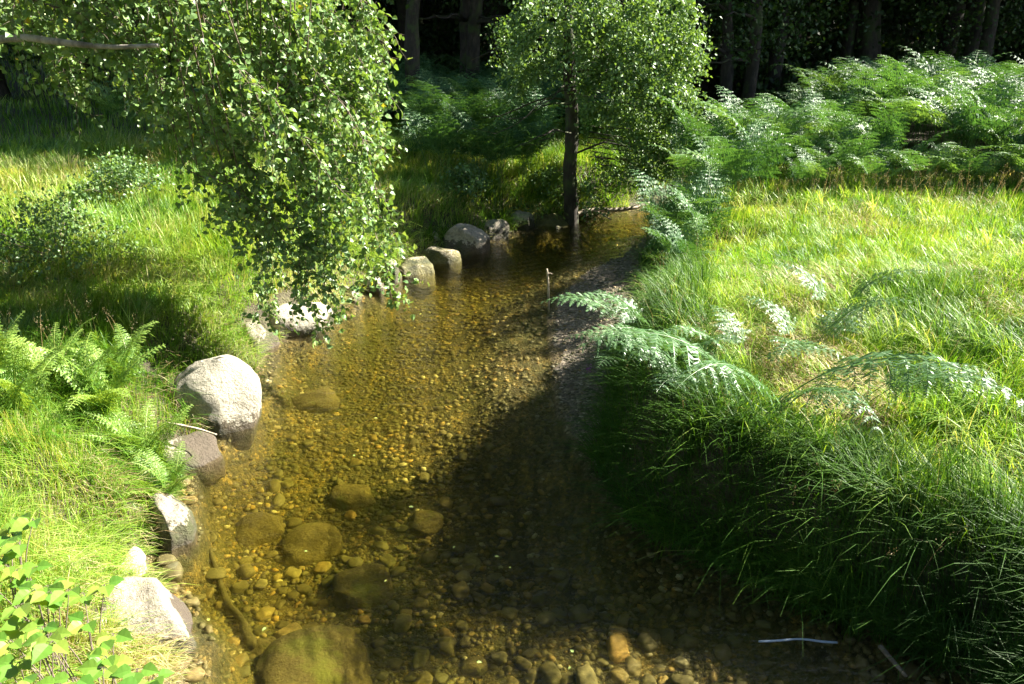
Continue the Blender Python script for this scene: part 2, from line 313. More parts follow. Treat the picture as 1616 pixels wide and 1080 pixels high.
def Hs(x, y): return float(H(np.array([x]), np.array([y]))[0])
def axis(a, b, fa, fb, fine, grow=1.12):
    mid = list(np.arange(fa, fb, fine)); lo = []; s = fine; x = fa
    while x > a: s *= grow; x -= s; lo.append(x)
    hi = []; s = fine; x = fb
    while x < b: s *= grow; x += s; hi.append(x)
    return np.array(lo[::-1] + mid + hi)
xs = axis(-90, 90, -5, 5, .05); ys = axis(-8, 110, 2.0, 14.2, .05)
X, Y = np.meshgrid(xs, ys); Z = H(X, Y)
dl, dr, dg = -dist(XL, X, Y), dist(XR, X, Y), dist(XG, X, Y)
zone = np.where((dl < .02) & (dr < .05), np.where(dg > 0, .5, 1.0), 0.0)
g = G(); ny, nx = X.shape; i = np.arange(ny - 1)[:, None] * nx + np.arange(nx - 1)[None]
g.add(np.stack([X, Y, Z], -1), np.stack([i, i + 1, i + nx + 1, i + nx], -1).reshape(-1, 4), None, zone.ravel())
tag(link('ground', g.mesh('ground', M['ground'], True)), kind='structure', label='earth banks and pebbly bed of the stream', cat='ground')
# water: closed slab, rippled surface
wx = np.arange(-4.2, 7.01, .045); wy = np.arange(-1.0, 22.0, .045); X, Y = np.meshgrid(wx, wy)
rf = sstep((Y - 10.6) / 1.5); Z = .0025 * vn2(X, Y, 3, 9) + rf * (.016 * vn2(X, Y * 1.6, 4.5, 5) + .008 * vn2(X, Y, 11, 6)) + .0035 * np.sin((Y * 1.0 - X * .55) * 38) * np.exp(-((X - .5) ** 2 / .8 + (Y - 9.6) ** 2 / 1.1))
ny, nx = X.shape; n0 = ny * nx; i = np.arange(ny - 1)[:, None] * nx + np.arange(nx - 1)[None]
V = np.concatenate([np.stack([X, Y, Z], -1).reshape(-1, 3), np.stack([X, Y, np.full_like(X, -.95)], -1).reshape(-1, 3)])
Q = np.stack([i, i + 1, i + nx + 1, i + nx], -1).reshape(-1, 4); Q2 = Q[:, ::-1] + n0
e = [np.arange(nx), np.arange(nx)[::-1] + (ny - 1) * nx, np.arange(ny)[::-1] * nx, np.arange(ny) * nx + nx - 1]
sides = [np.stack([k[:-1], k[:-1] + n0, k[1:] + n0, k[1:]], 1) for k in e]
g = G(); g.add(V, np.concatenate([Q, Q2] + sides))
tag(link('water', g.mesh('water', M['water'], True)), kind='structure', label='clear brown stream water', cat='water')
# path far left
pp = spline([(-26, 20, 0), (-17, 16.2, 0), (-11, 14.6, 0), (-7.6, 14.9, 0), (-6, 17, 0), (-6.5, 20, 0)][:3], 14); g = G()
t_ = unit(np.gradient(pp, axis=0)); nn = np.stack([-t_[:, 1], t_[:, 0], 0 * t_[:, 0]], 1); L = []
for k in np.linspace(-.8, .8, 7): q = pp + nn * k; q[:, 2] = H(q[:, 0], q[:, 1]) + .03; L.append(q)
L = np.stack(L, 1); a, b = L.shape[:2]; i = np.arange(a - 1)[:, None] * b + np.arange(b - 1)[None]
g.add(L, np.stack([i, i + 1, i + b + 1, i + b], -1).reshape(-1, 4)); tag(link('path', g.mesh('path', M['asphalt'], True)), kind='structure')

# ------------------------------------------------------------------ boulders
def rockmesh(name, seed, m, sub=5, box=.35, rough=.20, dims=(1, 1, 1)):
    bm = bmesh.new(); bmesh.ops.create_icosphere(bm, subdivisions=sub, radius=1)
    v = np.array([p.co[:] for p in bm.verts]); f = np.array([[q.index for q in p.verts] for p in bm.faces]); bm.free()
    r = np.random.default_rng(seed)
    v = v / (np.abs(v) ** (2 + 3 * box)).sum(1, keepdims=True) ** (1 / (2 + 3 * box))
    for _ in range(6):
        d = unit(r.normal(size=3)); h = r.uniform(.72, .95); k = v @ d; v = v - np.maximum(k - h, 0)[:, None] * d * .8
    n = unit(v); v = v + n * (rough * (vn3(v, .9, seed) + .45 * vn3(v, 2.1, seed + 3) + .10 * vn3(v, 4.3, seed + 5) + .07 * vn3(v, 10, seed + 6) + .04 * vn3(v, 23, seed + 8)))[:, None]
    g = G(); g.add(v * np.array(dims), None, f, r.random()); return g.mesh(name, m, True)
ROCKS = []
def boulder(px, x0, x1, y0, y1, m, label, seed, dr=.85, rz=0., grp='boulders lining the left bank', sunk=False, zb=0.0, box=.35):
    cx = (x0 + x1) / 2; p = at(cx, y1, zb); depth = p[1] * math.cos(R(PITCH)) + (CAM_H - zb) * math.sin(R(PITCH))
    k = depth / FPX; w_ = (x1 - x0) * k; ext = (y1 - y0) * k; dp = math.atan2(CAM_H, p[1]); d = w_ * dr
    h = max((ext - d * math.sin(dp) * .9) / math.cos(dp), .28 * w_)
    if h > .78 * w_ and not sunk: h = .78 * w_; d = (ext - h * math.cos(dp)) / math.sin(dp) / .9
    un = Vector((p[0], p[1], 0)).normalized(); c = Vector(p) + un * d * .46
    hz = (h + .3) / 2
    if sunk: bz = Hs(c.x, c.y); top = min(-.09, bz + .26 * w_); hz = (top - bz) / 2 + .05; cz = top - hz; h = 0; box = .3
    else: cz = zb + h - hz
    me = rockmesh('boulder', seed, m, dims=(w_ / 2 * 1.03, d / 2, hz), box=box)
    o = link('boulder', me, loc=(c.x, c.y, cz), rot=(0, 0, -math.atan2(un.x, un.y) + rz)); o.name = 'sunken_stone' if sunk else 'boulder'
    tag(o, label, 'stone' if sunk else 'boulder', grp); ROCKS.append((c.x, c.y, w_ / 2, d / 2, cz + hz)); return o
boulder(0, 283, 417, 538, 682, M['rock_pale'], 'largest pale domed boulder at the left waterline with leaf shadows on it', 11, box=.2)
boulder(0, 428, 528, 462, 528, M['rock_pale'], 'pale flat-topped boulder with dark wet base just under the hanging birch twigs', 12, 1.0)
boulder(0, 383, 436, 480, 556, M['rock_dark'], 'grey boulder wedged between the two largest pale boulders', 13)
boulder(0, 250, 353, 668, 738, M['rock_dark'], 'low dark boulder with a dry stick lying across it', 14, .9)
boulder(0, 246, 312, 748, 862, M['rock_dark'], 'pale-topped boulder with dry grass hanging over it at the left waterline', 15, .9)
boulder(0, 186, 244, 856, 932, M['rock_pale'], 'small grey stone just behind the nearest blotchy boulder', 16)
boulder(0, 180, 318, 898, 1052, M['rock_dark'], 'nearest boulder, blotched pale and dark brown, beside the brambles', 17, .9)
boulder(0, 696, 774, 343, 401, M['rock_dark'], 'large rounded brown and grey boulder at the far left waterline', 18, .8, box=.1)
boulder(0, 757, 804, 343, 378, M['rock_dark'], 'smaller brown boulder right of the large far rounded one', 19)
boulder(0, 662, 699, 358, 394, M['rock_pale'], 'small cream boulder left of the large far rounded one', 20)
boulder(0, 664, 726, 392, 416, M['rock_moss'], 'low stone with pale top and green moss around its waterline', 21)
boulder(0, 604, 634, 404, 450, M['rock_dark'], 'narrow upright boulder beside the trailing birch twigs', 22)
boulder(0, 628, 690, 412, 436, M['rock_moss'], 'flat greenish stone awash in front of the mossy one', 23, 1.0)
boulder(0, 841, 899, 336, 358, M['rock_moss'], 'long low brown stone below the waterside tree', 24, .6, box=.6)
boulder(0, 804, 842, 330, 362, M['rock_dark'], 'half-hidden stone under pale creeping leaves left of the long low one', 25)
boulder(0, 140, 202, 960, 1045, M['rock_pale'], 'pale stone among the brambles left of the nearest boulder', 26, zb=.1)
boulder(0, 455, 520, 1010, 1075, M['rock_sunk'], 'sunken stone at the bottom edge beside the second largest one', 41, sunk=True, grp='big stones under the water')
for n_, (a, b, c, d, l) in enumerate([(262, 300, 532, 566, 'small pale stone tucked in grass behind the largest pale boulder'), (232, 268, 640, 672, 'small stone half buried in grass above the low dark boulder'), (205, 246, 800, 842, 'small pale stone behind the boulder with dry grass'),
        (540, 572, 446, 476, 'small pale boulder glimpsed through the birch twigs'), (572, 606, 432, 462, 'grey boulder glimpsed through the birch twigs beside the narrow upright one'), (640, 668, 374, 402, 'small brown boulder left of the small cream one')]):
    boulder(0, a, b, c, d, M['rock_pale'] if n_ != 5 else M['rock_dark'], l, 80 + n_, 1.0)
for n_, (a, b, c, d, l) in enumerate([(398, 592, 890, 1040, 'largest slab under the water, cracked and olive brown'), (515, 628, 806, 885, 'humped brown stone under the water at the edge of the shade'),
        (370, 490, 1035, 1105, 'rounded sunken stone cut by the bottom edge of the view'), (440, 540, 752, 800, 'long sunken stone with a dark shadow in front'),
        (378, 432, 905, 960, 'olive stone under the water left of the largest slab'), (360, 440, 725, 775, 'low mossy stone under the water near the dark boulder'),
        (720, 768, 955, 1000, 'brown stone under the water in the lit patch'), (520, 590, 690, 730, 'flat ochre stone under the water in midstream'),
        (640, 700, 745, 775, 'flat brown stone under the water at the shade edge'), (455, 530, 560, 600, 'olive stone under the water in front of the flat-topped boulder')]):
    boulder(0, a, b, c, d, M['rock_sunk'], l, 50 + n_, .95, grp='big stones under the water', sunk=True)
def inrock(x, y, k=1.0):
    m = np.zeros(np.shape(x), bool)
    for (a, b, c, d, e_) in ROCKS:
        if e_ > .02: m |= ((x - a) / (c * k)) ** 2 + ((y - b) / (d * k)) ** 2 < 1
    return m
# ------------------------------------------------------------------ pebbles
base = [rockmesh('river_stone', 100 + k, M['pebble'], 3, .35 + .05 * (k % 5), .26) for k in range(12)]
pts = []; cell = {}
def tryput(x, y, r):
    cx, cy = int(x / .12), int(y / .12)
    for a in range(cx - 1, cx + 2):
        for b in range(cy - 1, cy + 2):
            for (u, v, q) in cell.get((a, b), ()):
                if (u - x) ** 2 + (v - y) ** 2 < ((q + r) * .86) ** 2: return False
    cell.setdefault((cx, cy), []).append((x, y, r)); return True
def bedpoint(lo, hi):
    y = random.uniform(lo, hi); a, b = float(XL(y)), float(XG(y)); return random.uniform(a - .02, b + .25), y
for _ in range(5200):
    x, y = bedpoint(2.4, 8.0); u = (x - float(XL(y))) / (float(XG(y)) - float(XL(y)))
    near = max(0, 1 - (y - 2.6) / 4.5)
    r = random.uniform(.013, .028) + (.055 * random.random() ** 2.6) * (near + .2)
    if u > .8: r *= .55
    if u > .55 and y > 4.6 and random.random() < .75: continue
    if any(((x - a) / (c + r)) ** 2 + ((y - b) / (d + r)) ** 2 < 1 for a, b, c, d, e_ in ROCKS): continue
    if r > .0 and tryput(x, y, r): pts.append((x, y, r))
pts.sort(key=lambda p: -p[2] / math.hypot(p[1], CAM_H)); big = pts[:300]
for n_, (x, y, r) in enumerate(big):
    me = base[n_ % 12]; f = random.uniform(.4, .62)
    o = link('river_stone', me, loc=(x, y, Hs(x, y) + r * f * .45), rot=(random.uniform(-.2, .2), random.uniform(-.2, .2), random.uniform(0, 6.3)), sc=(r * random.uniform(.95, 1.35), r * random.uniform(.75, 1), r * f))
    tag(o, 'rounded amber brown stone on the bed in the clear near water', 'stone', 'rounded stones on the stream bed')
ico = []
for s in (1, 2):
    bm = bmesh.new(); bmesh.ops.create_icosphere(bm, subdivisions=s, radius=1)
    ico.append((np.array([p.co[:] for p in bm.verts]), np.array([[q.index for q in p.verts] for p in bm.faces]))); bm.free()
def pebbles(P, Rr, lev):
    g = G(); bv, bf = ico[lev]; n = len(P); m = len(bv)
    th = rng.uniform(0, 6.28, n); sx = rng.uniform(.9, 1.4, n); sy = rng.uniform(.7, 1, n); sz = rng.uniform(.22, .5, n)
    v = bv[None] * (1 + .32 * vn3(bv[None] * 1.5 + rng.random((n, 1, 3)) * 50))[..., None]
    v = v * np.stack([sx, sy, sz], 1)[:, None]; c, s = np.cos(th)[:, None], np.sin(th)[:, None]
    v = np.stack([v[..., 0] * c - v[..., 1] * s, v[..., 0] * s + v[..., 1] * c, v[..., 2]], -1) * Rr[:, None, None] + P[:, None]
    g.add(v, None, (bf[None] + np.arange(n)[:, None, None] * m).reshape(-1, 3), np.repeat(rng.random(n), m)); return g
sm = pts[300:]; P = np.array([(x, y, 0) for x, y, r in sm]); Rr = np.array([r for _, _, r in sm])
n = 14000; y = np.exp(rng.uniform(np.log(2.5), np.log(13.6), n)); a, b = XL(y), XR(y); x = a + (b - a) * rng.random(n)
r2 = .005 + .022 * rng.random(n) ** 2 * (1 + .06 * y); ok = ~inrock(x, y) & ~((y < 5.8) & (x > XG(y) - .05)); x, y, r2 = x[ok], y[ok], r2[ok]
far = (y > 7.8) & (rng.random(len(y)) < .35) & (x < XG(y)); r2 = np.where(far, rng.uniform(.02, .045, len(y)), r2); bar = x > XG(y); r2 = np.where(bar, r2 * .8, r2)
P = np.concatenate([P, np.stack([x, y, 0 * x], 1)]); Rr = np.concatenate([Rr, r2]); P[:, 2] = H(P[:, 0], P[:, 1]) + Rr * .12
o = link('pebbles', pebbles(P, Rr, 0).mesh('pebbles', M['pebble'], True)); tag(o, 'small amber and brown pebbles strewn over the stream bed', 'pebbles', kind='stuff')

# ------------------------------------------------------------------ grass
def blades(g, P, h, w_, az, lean, tint, twist=.6):
    n = len(P); d = np.stack([np.cos(az), np.sin(az), 0 * az], 1); sa = az + np.pi / 2 + rng.uniform(-twist, twist, n)
    sv = np.stack([np.cos(sa), np.sin(sa), 0 * sa], 1); V = []
    for t, k in ((0, 1.), (.4, .9), (.75, .6)):
        c = P + np.array([0, 0, 1.]) * (h * (t - .55 * lean * t * t))[:, None] + d * (h * lean * t * t)[:, None]
        V += [c - sv * (w_ * k / 2)[:, None], c + sv * (w_ * k / 2)[:, None]]
    t = 1; V.append(P + np.array([0, 0, 1.]) * (h * (t - .62 * lean))[:, None] + d * (h * lean * 1.0)[:, None])
    V = np.stack(V, 1); o = np.arange(n)[:, None] * 7
    g.add(V, np.concatenate([o + np.array([[0, 1, 3, 2]]), o + np.array([[2, 3, 5, 4]])]), o + np.array([[4, 5, 6]]), np.repeat(tint, 7))
def polar(n, d0, d1, a0=-44, a1=43):
    D = np.exp(rng.uniform(np.log(d0), np.log(d1), n)); A = np.radians(rng.uniform(a0, a1, n)); return D * np.sin(A), D * np.cos(A)
def pathmask(x, y): return np.min((x[:, None] - pp[None, :, 0]) ** 2 + (y[:, None] - pp[None, :, 1]) ** 2, 1) < .85 ** 2
def grass(name, n, d0, d1, sel, hf, label, matk='grass', tf=None, a0=-44, a1=43, leanf=None, wk=1.0):
    x, y = polar(n, d0, d1, a0, a1); s = sel(x, y); x, y = x[s], y[s]; s = ~inrock(x, y, .80); x, y = x[s], y[s]
    # gather blades into tufts
    dl, dr = -dist(XL, x, y), dist(XR, x, y); D = np.hypot(x, y); z = H(x, y)
    edge = np.exp(-np.maximum(np.maximum(dl, dr), 0) / .35); side = np.where(dr > 0, np.pi, 0.0)
    az = vn2(x, y, 1.1, 11) * 3.2 + vn2(x, y, 5.5, 12) * 2.2 + rng.normal(0, .8, len(x))
    toward = rng.random(len(x)) < edge * .85; az = np.where(toward, side + rng.normal(-.35 * (dr > 0), .55, len(x)), az)
    lean = np.clip(.25 + .3 * rng.random(len(x)) + .25 * vn2(x, y, 2, 13), .05, .9); lean = np.where(toward, lean + .35 + .2 * rng.random(len(x)), lean)
    hh = (1 - .5 * np.exp(-((x - 1.95) ** 2 / .8 + (y - 4.85) ** 2 / .4))) * hf(x, y, dl, dr) * rng.uniform(.55, 1.2, len(x)) * (1 + .35 * vn2(x, y, 3.1, 14))
    tt = np.clip(.42 + .30 * vn2(x, y, .55, 15) + .25 * vn2(x, y, 2.5, 16) + rng.normal(0, .16, len(x)), 0, .93)
    if tf is not None: tt = np.clip(tf(x, y, tt), 0, 1)
    ww = np.maximum(.0042, D * .00072) * rng.uniform(.6, 1.4, len(x)) * wk; g = G()
    blades(g, np.stack([x, y, z - .01], 1), hh, ww, az, lean, tt)
    return tag(link(name, g.mesh(name, M[matk])), label, 'grass', kind='stuff')
ferny = lambda x, y: (y > 12.0) & (x > XR(y) - .3)
def hl(x, y, dl, dr): return .16 + .10 * sstep(dl / 1.5) + .06 * (y > 8)
grass('bank_grass', 260000, 2.7, 17, lambda x, y: (dist(XL, x, y) < -.05) & ~pathmask(x, y), hl, 'long sunlit grass covering the left bank above the boulders', a1=8,
      tf=lambda x, y, t: .08 + np.where((y < 4.6) & (rng.random(len(x)) < .35), rng.uniform(.75, 1, len(x)), t + .10 * (dist(XL, x, y) > -.9)))
grass('meadow_grass', 230000, 3.5, 14, lambda x, y: (dist(XR, x, y) > .45) & ~ferny(x, y), lambda x, y, dl, dr: .20 + .08 * vn2(x, y, .8, 3), 'bright yellow-green meadow grass on top of the right bank', a0=-3,
      tf=lambda x, y, t: t + .08 * (vn2(x, y, .9, 21) > .1) + .06 * sstep((y - 6) / 3))
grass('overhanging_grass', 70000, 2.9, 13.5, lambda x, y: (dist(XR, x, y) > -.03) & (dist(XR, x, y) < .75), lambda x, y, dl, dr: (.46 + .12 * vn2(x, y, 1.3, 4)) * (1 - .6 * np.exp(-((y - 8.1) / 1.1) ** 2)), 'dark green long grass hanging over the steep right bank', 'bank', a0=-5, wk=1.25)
grass('far_grass', 60000, 13, 30, lambda x, y: ((x < -5.5) | (dist(XL, x, y) < -.2) & (y < 17.5)) & ~pathmask(x, y), lambda x, y, dl, dr: .34 + 0 * x, 'grass beyond the waterside tree and around the far path', tf=lambda x, y, t: t - .05)
def tufts(name, nt_, sel, nb, h0, h1, label, matk, d0=2.8, d1=11):
    x, y = polar(nt_, d0, d1, -44, 43); s = sel(x, y) & ~inrock(x, y, .9) & ~(((x - 1.95) ** 2 / 1.0 + (y - 4.85) ** 2 / .5 < 1) & (rng.random(len(x)) < .5)); x, y = x[s], y[s]; k = len(x); D = np.hypot(x, y); dr = dist(XR, x, y); g = G()
    hh = rng.uniform(h0, h1, k); bx = np.repeat(x, nb) + rng.normal(0, .035, k * nb); by = np.repeat(y, nb) + rng.normal(0, .035, k * nb)
    az = rng.uniform(0, 6.28, k * nb); pref = np.repeat(np.where(dr > 0, np.pi, -.3) + vn2(x, y, .8, 50), nb); m_ = rng.random(k * nb) < .45; az = np.where(m_, pref + rng.normal(0, .5, k * nb), az)
    tt = np.clip(np.repeat(.45 + .35 * vn2(x, y, 1.1, 51) + rng.normal(0, .14, k), nb) + rng.normal(0, .1, k * nb), 0, 1)
    blades2(g, np.stack([bx, by, H(bx, by) - .01], 1), np.repeat(hh, nb) * rng.uniform(.6, 1.15, k * nb), np.maximum(.0050, np.repeat(D, nb) * .00068) * rng.uniform(.7, 1.4, k * nb), az, rng.uniform(.25, 1.1, k * nb), tt)
    tag(link(name, g.mesh(name, M[matk])), label, 'grass', kind='stuff')
def blades2(g, P, h, w_, az, lean, tint):
    n = len(P); d = np.stack([np.cos(az), np.sin(az), 0 * az], 1); sa = az + np.pi / 2 + rng.uniform(-.5, .5, n); sv = np.stack([np.cos(sa), np.sin(sa), 0 * sa], 1); V = []
    for t, k in ((0, .8), (.25, 1.), (.5, .9), (.75, .6), (1, .08)):
        c = P + np.array([0, 0, 1.]) * (h * (t - .75 * lean * t ** 2.4))[:, None] + d * (h * lean * t ** 1.6)[:, None]; V += [c - sv * (w_ * k / 2)[:, None], c + sv * (w_ * k / 2)[:, None]]
    V = np.stack(V, 1); o = np.arange(n)[:, None] * 10; g.add(V, np.concatenate([o + np.array([[0, 1, 3, 2]]) + 2 * j for j in range(4)]), None, np.repeat(tint, 10))
tufts('grass_tufts', 4200, lambda x, y: (dist(XL, x, y) < -.15) & ~pathmask(x, y), 26, .20, .42, 'broad-bladed arching grass tufts on the left bank', 'grass')
tufts('grass_tufts', 4200, lambda x, y: (dist(XR, x, y) > .5) & (y < 12), 24, .20, .42, 'arching grass tufts in the right meadow', 'grass')
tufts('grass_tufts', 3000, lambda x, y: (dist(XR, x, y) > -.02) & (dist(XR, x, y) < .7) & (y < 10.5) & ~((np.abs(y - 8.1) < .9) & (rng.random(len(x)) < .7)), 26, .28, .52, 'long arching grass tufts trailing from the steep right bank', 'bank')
tufts('grass_tufts', 2500, lambda x, y: (dist(XL, x, y) < -.1) & (x > -3.4) & (x < 3), 24, .35, .55, 'grass tufts on the bank around the waterside tree', 'grass', 9.5, 15)
# dry straw hanging at the edges
def straw(n, sel, label, name):
    x, y = polar(n, 2.7, 14); s = sel(x, y) & ~inrock(x, y, .8); x, y = x[s], y[s]; dr = dist(XR, x, y); g = G()
    az = np.where(dr > -.2, np.pi, 0) + rng.normal(-.2, .7, len(x))
    blades(g, np.stack([x, y, H(x, y) - .01], 1), rng.uniform(.12, .32, len(x)), np.full(len(x), .004), az, rng.uniform(.6, 1.1, len(x)), rng.random(len(x)))
    tag(link(name, g.mesh(name, M['straw'])), label, 'grass', kind='stuff')
straw(60000, lambda x, y: (np.abs(dist(XL, x, y) + .32) < .25) & (vn2(x, y, 1.7, 31) > -.15), 'dry straw and roots trailing down the left bank behind the boulders', 'dry_grass')
straw(120000, lambda x, y: (x > XR(y)) & (y < 10.8) & (vn2(x, y, 1.2, 33) > .25) & (dist(XR, x, y) > .7), 'pale dry grass matted among the green of the right meadow', 'dry_grass')
# flowering stems
def stems(n, sel, hr, label):
    x, y = polar(n, 3.2, 13.5); s = sel(x, y) & ~inrock(x, y); x, y = x[s], y[s]; k = len(x); z = H(x, y); h = rng.uniform(*hr, k); g = G()
    az = rng.uniform(0, 6.28, k); P = np.stack([x, y, z], 1); D = np.hypot(x, y); lean = rng.uniform(.1, .4, k)
    blades(g, P, h, np.maximum(.0022, D * .0003), az, lean, np.full(k, .45), 3)
    d = np.stack([np.cos(az), np.sin(az), 0 * az], 1)
    for j in range(16):
        t = rng.uniform(.72, 1.0, k); c = P + np.array([0, 0, 1.]) * (h * (t - .6 * lean * t * t))[:, None] + d * (h * lean * t * t)[:, None]
        A = unit(rng.normal(size=(k, 3)) + np.array([0, 0, 1.3])); c = c + A * rng.uniform(0, .035, k)[:, None]
        leaves(g, c, A, np.maximum(.011, D * .0013), rng.random(k), .28, rib=False)
    tag(link('seeding_grass', g.mesh('seeding_grass', M['straw'])), label, 'grass', kind='stuff')
stems(11000, lambda x, y: (dist(XR, x, y) > .15) & (((y > 8.6) & (y < 11.3) & (rng.random(len(x)) < .5)) | (rng.random(len(x)) < .12)), (.35, .6), 'beige seeding grass heads standing over the right meadow')
stems(9000, lambda x, y: (dist(XL, x, y) < -.5) & (y > 5) & (rng.random(len(x)) < .3), (.35, .6), 'beige seeding grass heads on the left bank')

# ------------------------------------------------------------------ bracken
def frondmesh(name, m, seed, L=1.25, s0=.38, W=.36, th0=8, th1=95, npair=15, npin=13, pw=1.6, droop=.35, tint=.5, ql_=.22):
    r = np.random.default_rng(seed); g = G(); n = 40; s = np.linspace(0, 1, n); th = np.radians(th0 + (th1 - th0) * s ** pw)
    dx, dz = np.sin(th) * L / n, np.cos(th) * L / n; C_ = np.stack([np.cumsum(dx) - dx[0], .04 * np.sin(s * 3 + seed) * L, np.cumsum(dz) - dz[0]], 1)
    tube(g, C_, np.linspace(.0055, .0012, n), 5, .95); T_ = unit(np.gradient(C_, axis=0)); BIG = np.array([0, 1., 0])
    PP, AA, SS, NN = [], [], [], []
    for i in range(npair):
        u = (i + .3) / npair; si = s0 + (1 - s0) * u; k = si * (n - 1); k0 = int(k); p = C_[k0] + (C_[min(k0 + 1, n - 1)] - C_[k0]) * (k - k0); tg = T_[k0]
        nrm = np.cross(tg, BIG); nrm *= np.sign(nrm[2] + 1e-6) if abs(nrm[2]) > .1 else np.sign(-nrm[0] + 1e-6)
        lp = W * (1 - u) ** .85 * min(1, .75 + u * 2.5) * r.uniform(.88, 1.1) + .02
        for sd_ in (-1, 1):
            d0 = unit(BIG * sd_ + tg * (.42 + r.uniform(-.1, .1)) + nrm * r.uniform(.05, .25)); m_ = max(4, int(npin * (.45 + .55 * lp / W)))
            v = (np.arange(m_) + .4) / m_; c = p + d0 * (lp * v)[:, None]; c[:, 2] -= droop * lp * v ** 2 * r.uniform(.6, 1.2)
            ax = unit(np.gradient(c, axis=0)); ql = lp * ql_ * (1 - v) ** .7 * np.minimum(1, .6 + v * 3) + .004
            cc = np.concatenate([p[None], c]); sv = unit(np.cross(ax, nrm)) * .0018; sv2 = np.concatenate([sv[:1], sv])
            V = np.stack([cc - sv2, cc + sv2], 1); o_ = np.arange(len(cc) - 1)[:, None] * 2; g.add(V, o_ + np.array([[0, 1, 3, 2]]), None, .95)
            for s2 in (-1, 1):
                q = unit(np.cross(ax, nrm) * s2 + ax * .45 + nrm * r.normal(.0, .22, (m_, 1)) - np.array([0, 0, .15])); PP.append(c); AA.append(q); SS.append(np.stack([ql, np.full(m_, lp / m_ * .66)], 1)); NN.append(nrm + r.normal(0, .30, (m_, 3)) + r.normal(0, .15, 3))
    P, A, Z_, N = map(np.concatenate, (PP, AA, SS, NN)); sd_ = unit(np.cross(A, N)); l, w_ = Z_[:, :1], Z_[:, 1:]
    V = np.stack([P - sd_ * w_ * .45, P + sd_ * w_ * .45, P + A * l * .6 + sd_ * w_ * .42, P + A * l, P + A * l * .6 - sd_ * w_ * .42], 1)
    o_ = np.arange(len(P))[:, None] * 5; tt = np.clip(tint + r.normal(0, .12, len(P)), 0, 1)
    g.add(V, o_ + np.array([[0, 1, 2, 4]]), o_ + np.array([[4, 2, 3]]), np.repeat(tt, 5)); return g.mesh(name, m)
BF = [frondmesh('bracken_frond', M['bracken'], k, L=1.45 + .12 * (k % 3), th1=70 + 9 * k, th0=3 + 2 * k, pw=2.1, s0=.42, W=.40, npair=12, tint=.25 + .11 * k) for k in range(6)]
BN = [frondmesh('bracken_frond', M['bracken_near'], 20 + k, L=1.25, s0=.34, W=.38, npair=12, npin=24, th1=95 + 7 * k, th0=18 + 6 * k, tint=.35 + .08 * k) for k in range(4)]
FN = [frondmesh('fern_frond', M['fern'], 40 + k, L=.75, s0=.12, W=.15, npair=24, npin=11, th0=12, th1=68 + 9 * k, tint=.3 + .12 * k) for k in range(4)]
def bracken(x, y, meshes, nf, sc, label, group, name='bracken_plant', part='frond', rz0=None, spread=6.28, cat='bracken', z=None, tilt=.12):
    e_ = empty(name, (x, y, (Hs(x, y) if z is None else z) - .02), 0, sc); tag(e_, label, cat, group)
    a0 = random.uniform(0, 6.28) if rz0 is None else rz0
    for k in range(nf):
        az = a0 + (k - (nf - 1) / 2) * spread / nf + random.uniform(-.3, .3)
        link(part, meshes[random.randrange(len(meshes))], e_, (random.uniform(-.05, .05), random.uniform(-.05, .05), 0), (random.uniform(-tilt, tilt), random.uniform(-tilt, tilt), az), random.uniform(.8, 1.1))
    return e_
TOSUNLESS = math.pi
k = 0
for _ in range(4000):
    y = random.uniform(10.6, 17.0); x = random.uniform(float(XR(y)), 12)
    if dist(XR, np.array([x]), np.array([y]))[0] < .15: continue
    if x > y * .78 + 1.5: continue
    if (x - 5.7) ** 2 / .35 + (y - 12.3) ** 2 / 3 < 1: continue
    if any((x - a) ** 2 + (y - b) ** 2 < .50 ** 2 for a, b in pts[:0]): continue
    pts_ok = all((x - a) ** 2 + (y - b) ** 2 > .42 ** 2 for a, b in globals().setdefault('BR', []))
    if not pts_ok: continue
    BR.append((x, y)); k += 1
    s_ = random.uniform(.85, 1.05) * (1.0 + .15 * (x > 6)) * (.75 if y < 11.0 else 1)
    bracken(x, y, BF, 5, s_, 'bracken plant in the tall sunlit bank of bracken behind the right meadow', 'bracken behind the right meadow')
    if k > 210: break
for q in range(22):
    x = 3.6 + q * .30 + random.uniform(-.15, .15); y = 10.35 + random.uniform(-.2, .35); bracken(x, y, BF, 4, random.uniform(.5, .66), 'low bracken plant straggling into the grass in front of the bracken bank', 'front bracken straggling into the meadow')
# along the stream edge, right side, mid distance
for x_, y_, s_, l in [(1060, 345, .8, 'bracken plant at the water where the fallen branch ends'), (1090, 330, .9, 'bracken plant just right of the end of the fallen branch'), (1120, 310, .9, 'bracken plant behind the left corner of the meadow'), (1060, 365, .6, 'small bracken plant hanging over the head of the gravel bar'),
        (1085, 385, .55, 'lowest small bracken plant at the stream bend'), (1110, 350, .8, 'bracken plant nearest the meadow at the stream bend'), (1150, 315, .9, 'bracken plant at the left end of the sunlit bracken bank'), (1190, 300, .85, 'front bracken plant touching the far left corner of the meadow')]:
    p = at(x_, y_ + 30, .75); bracken(p[0], p[1], BF, 5, s_, l, 'bracken at the bend of the stream', rz0=math.pi, spread=4.5)
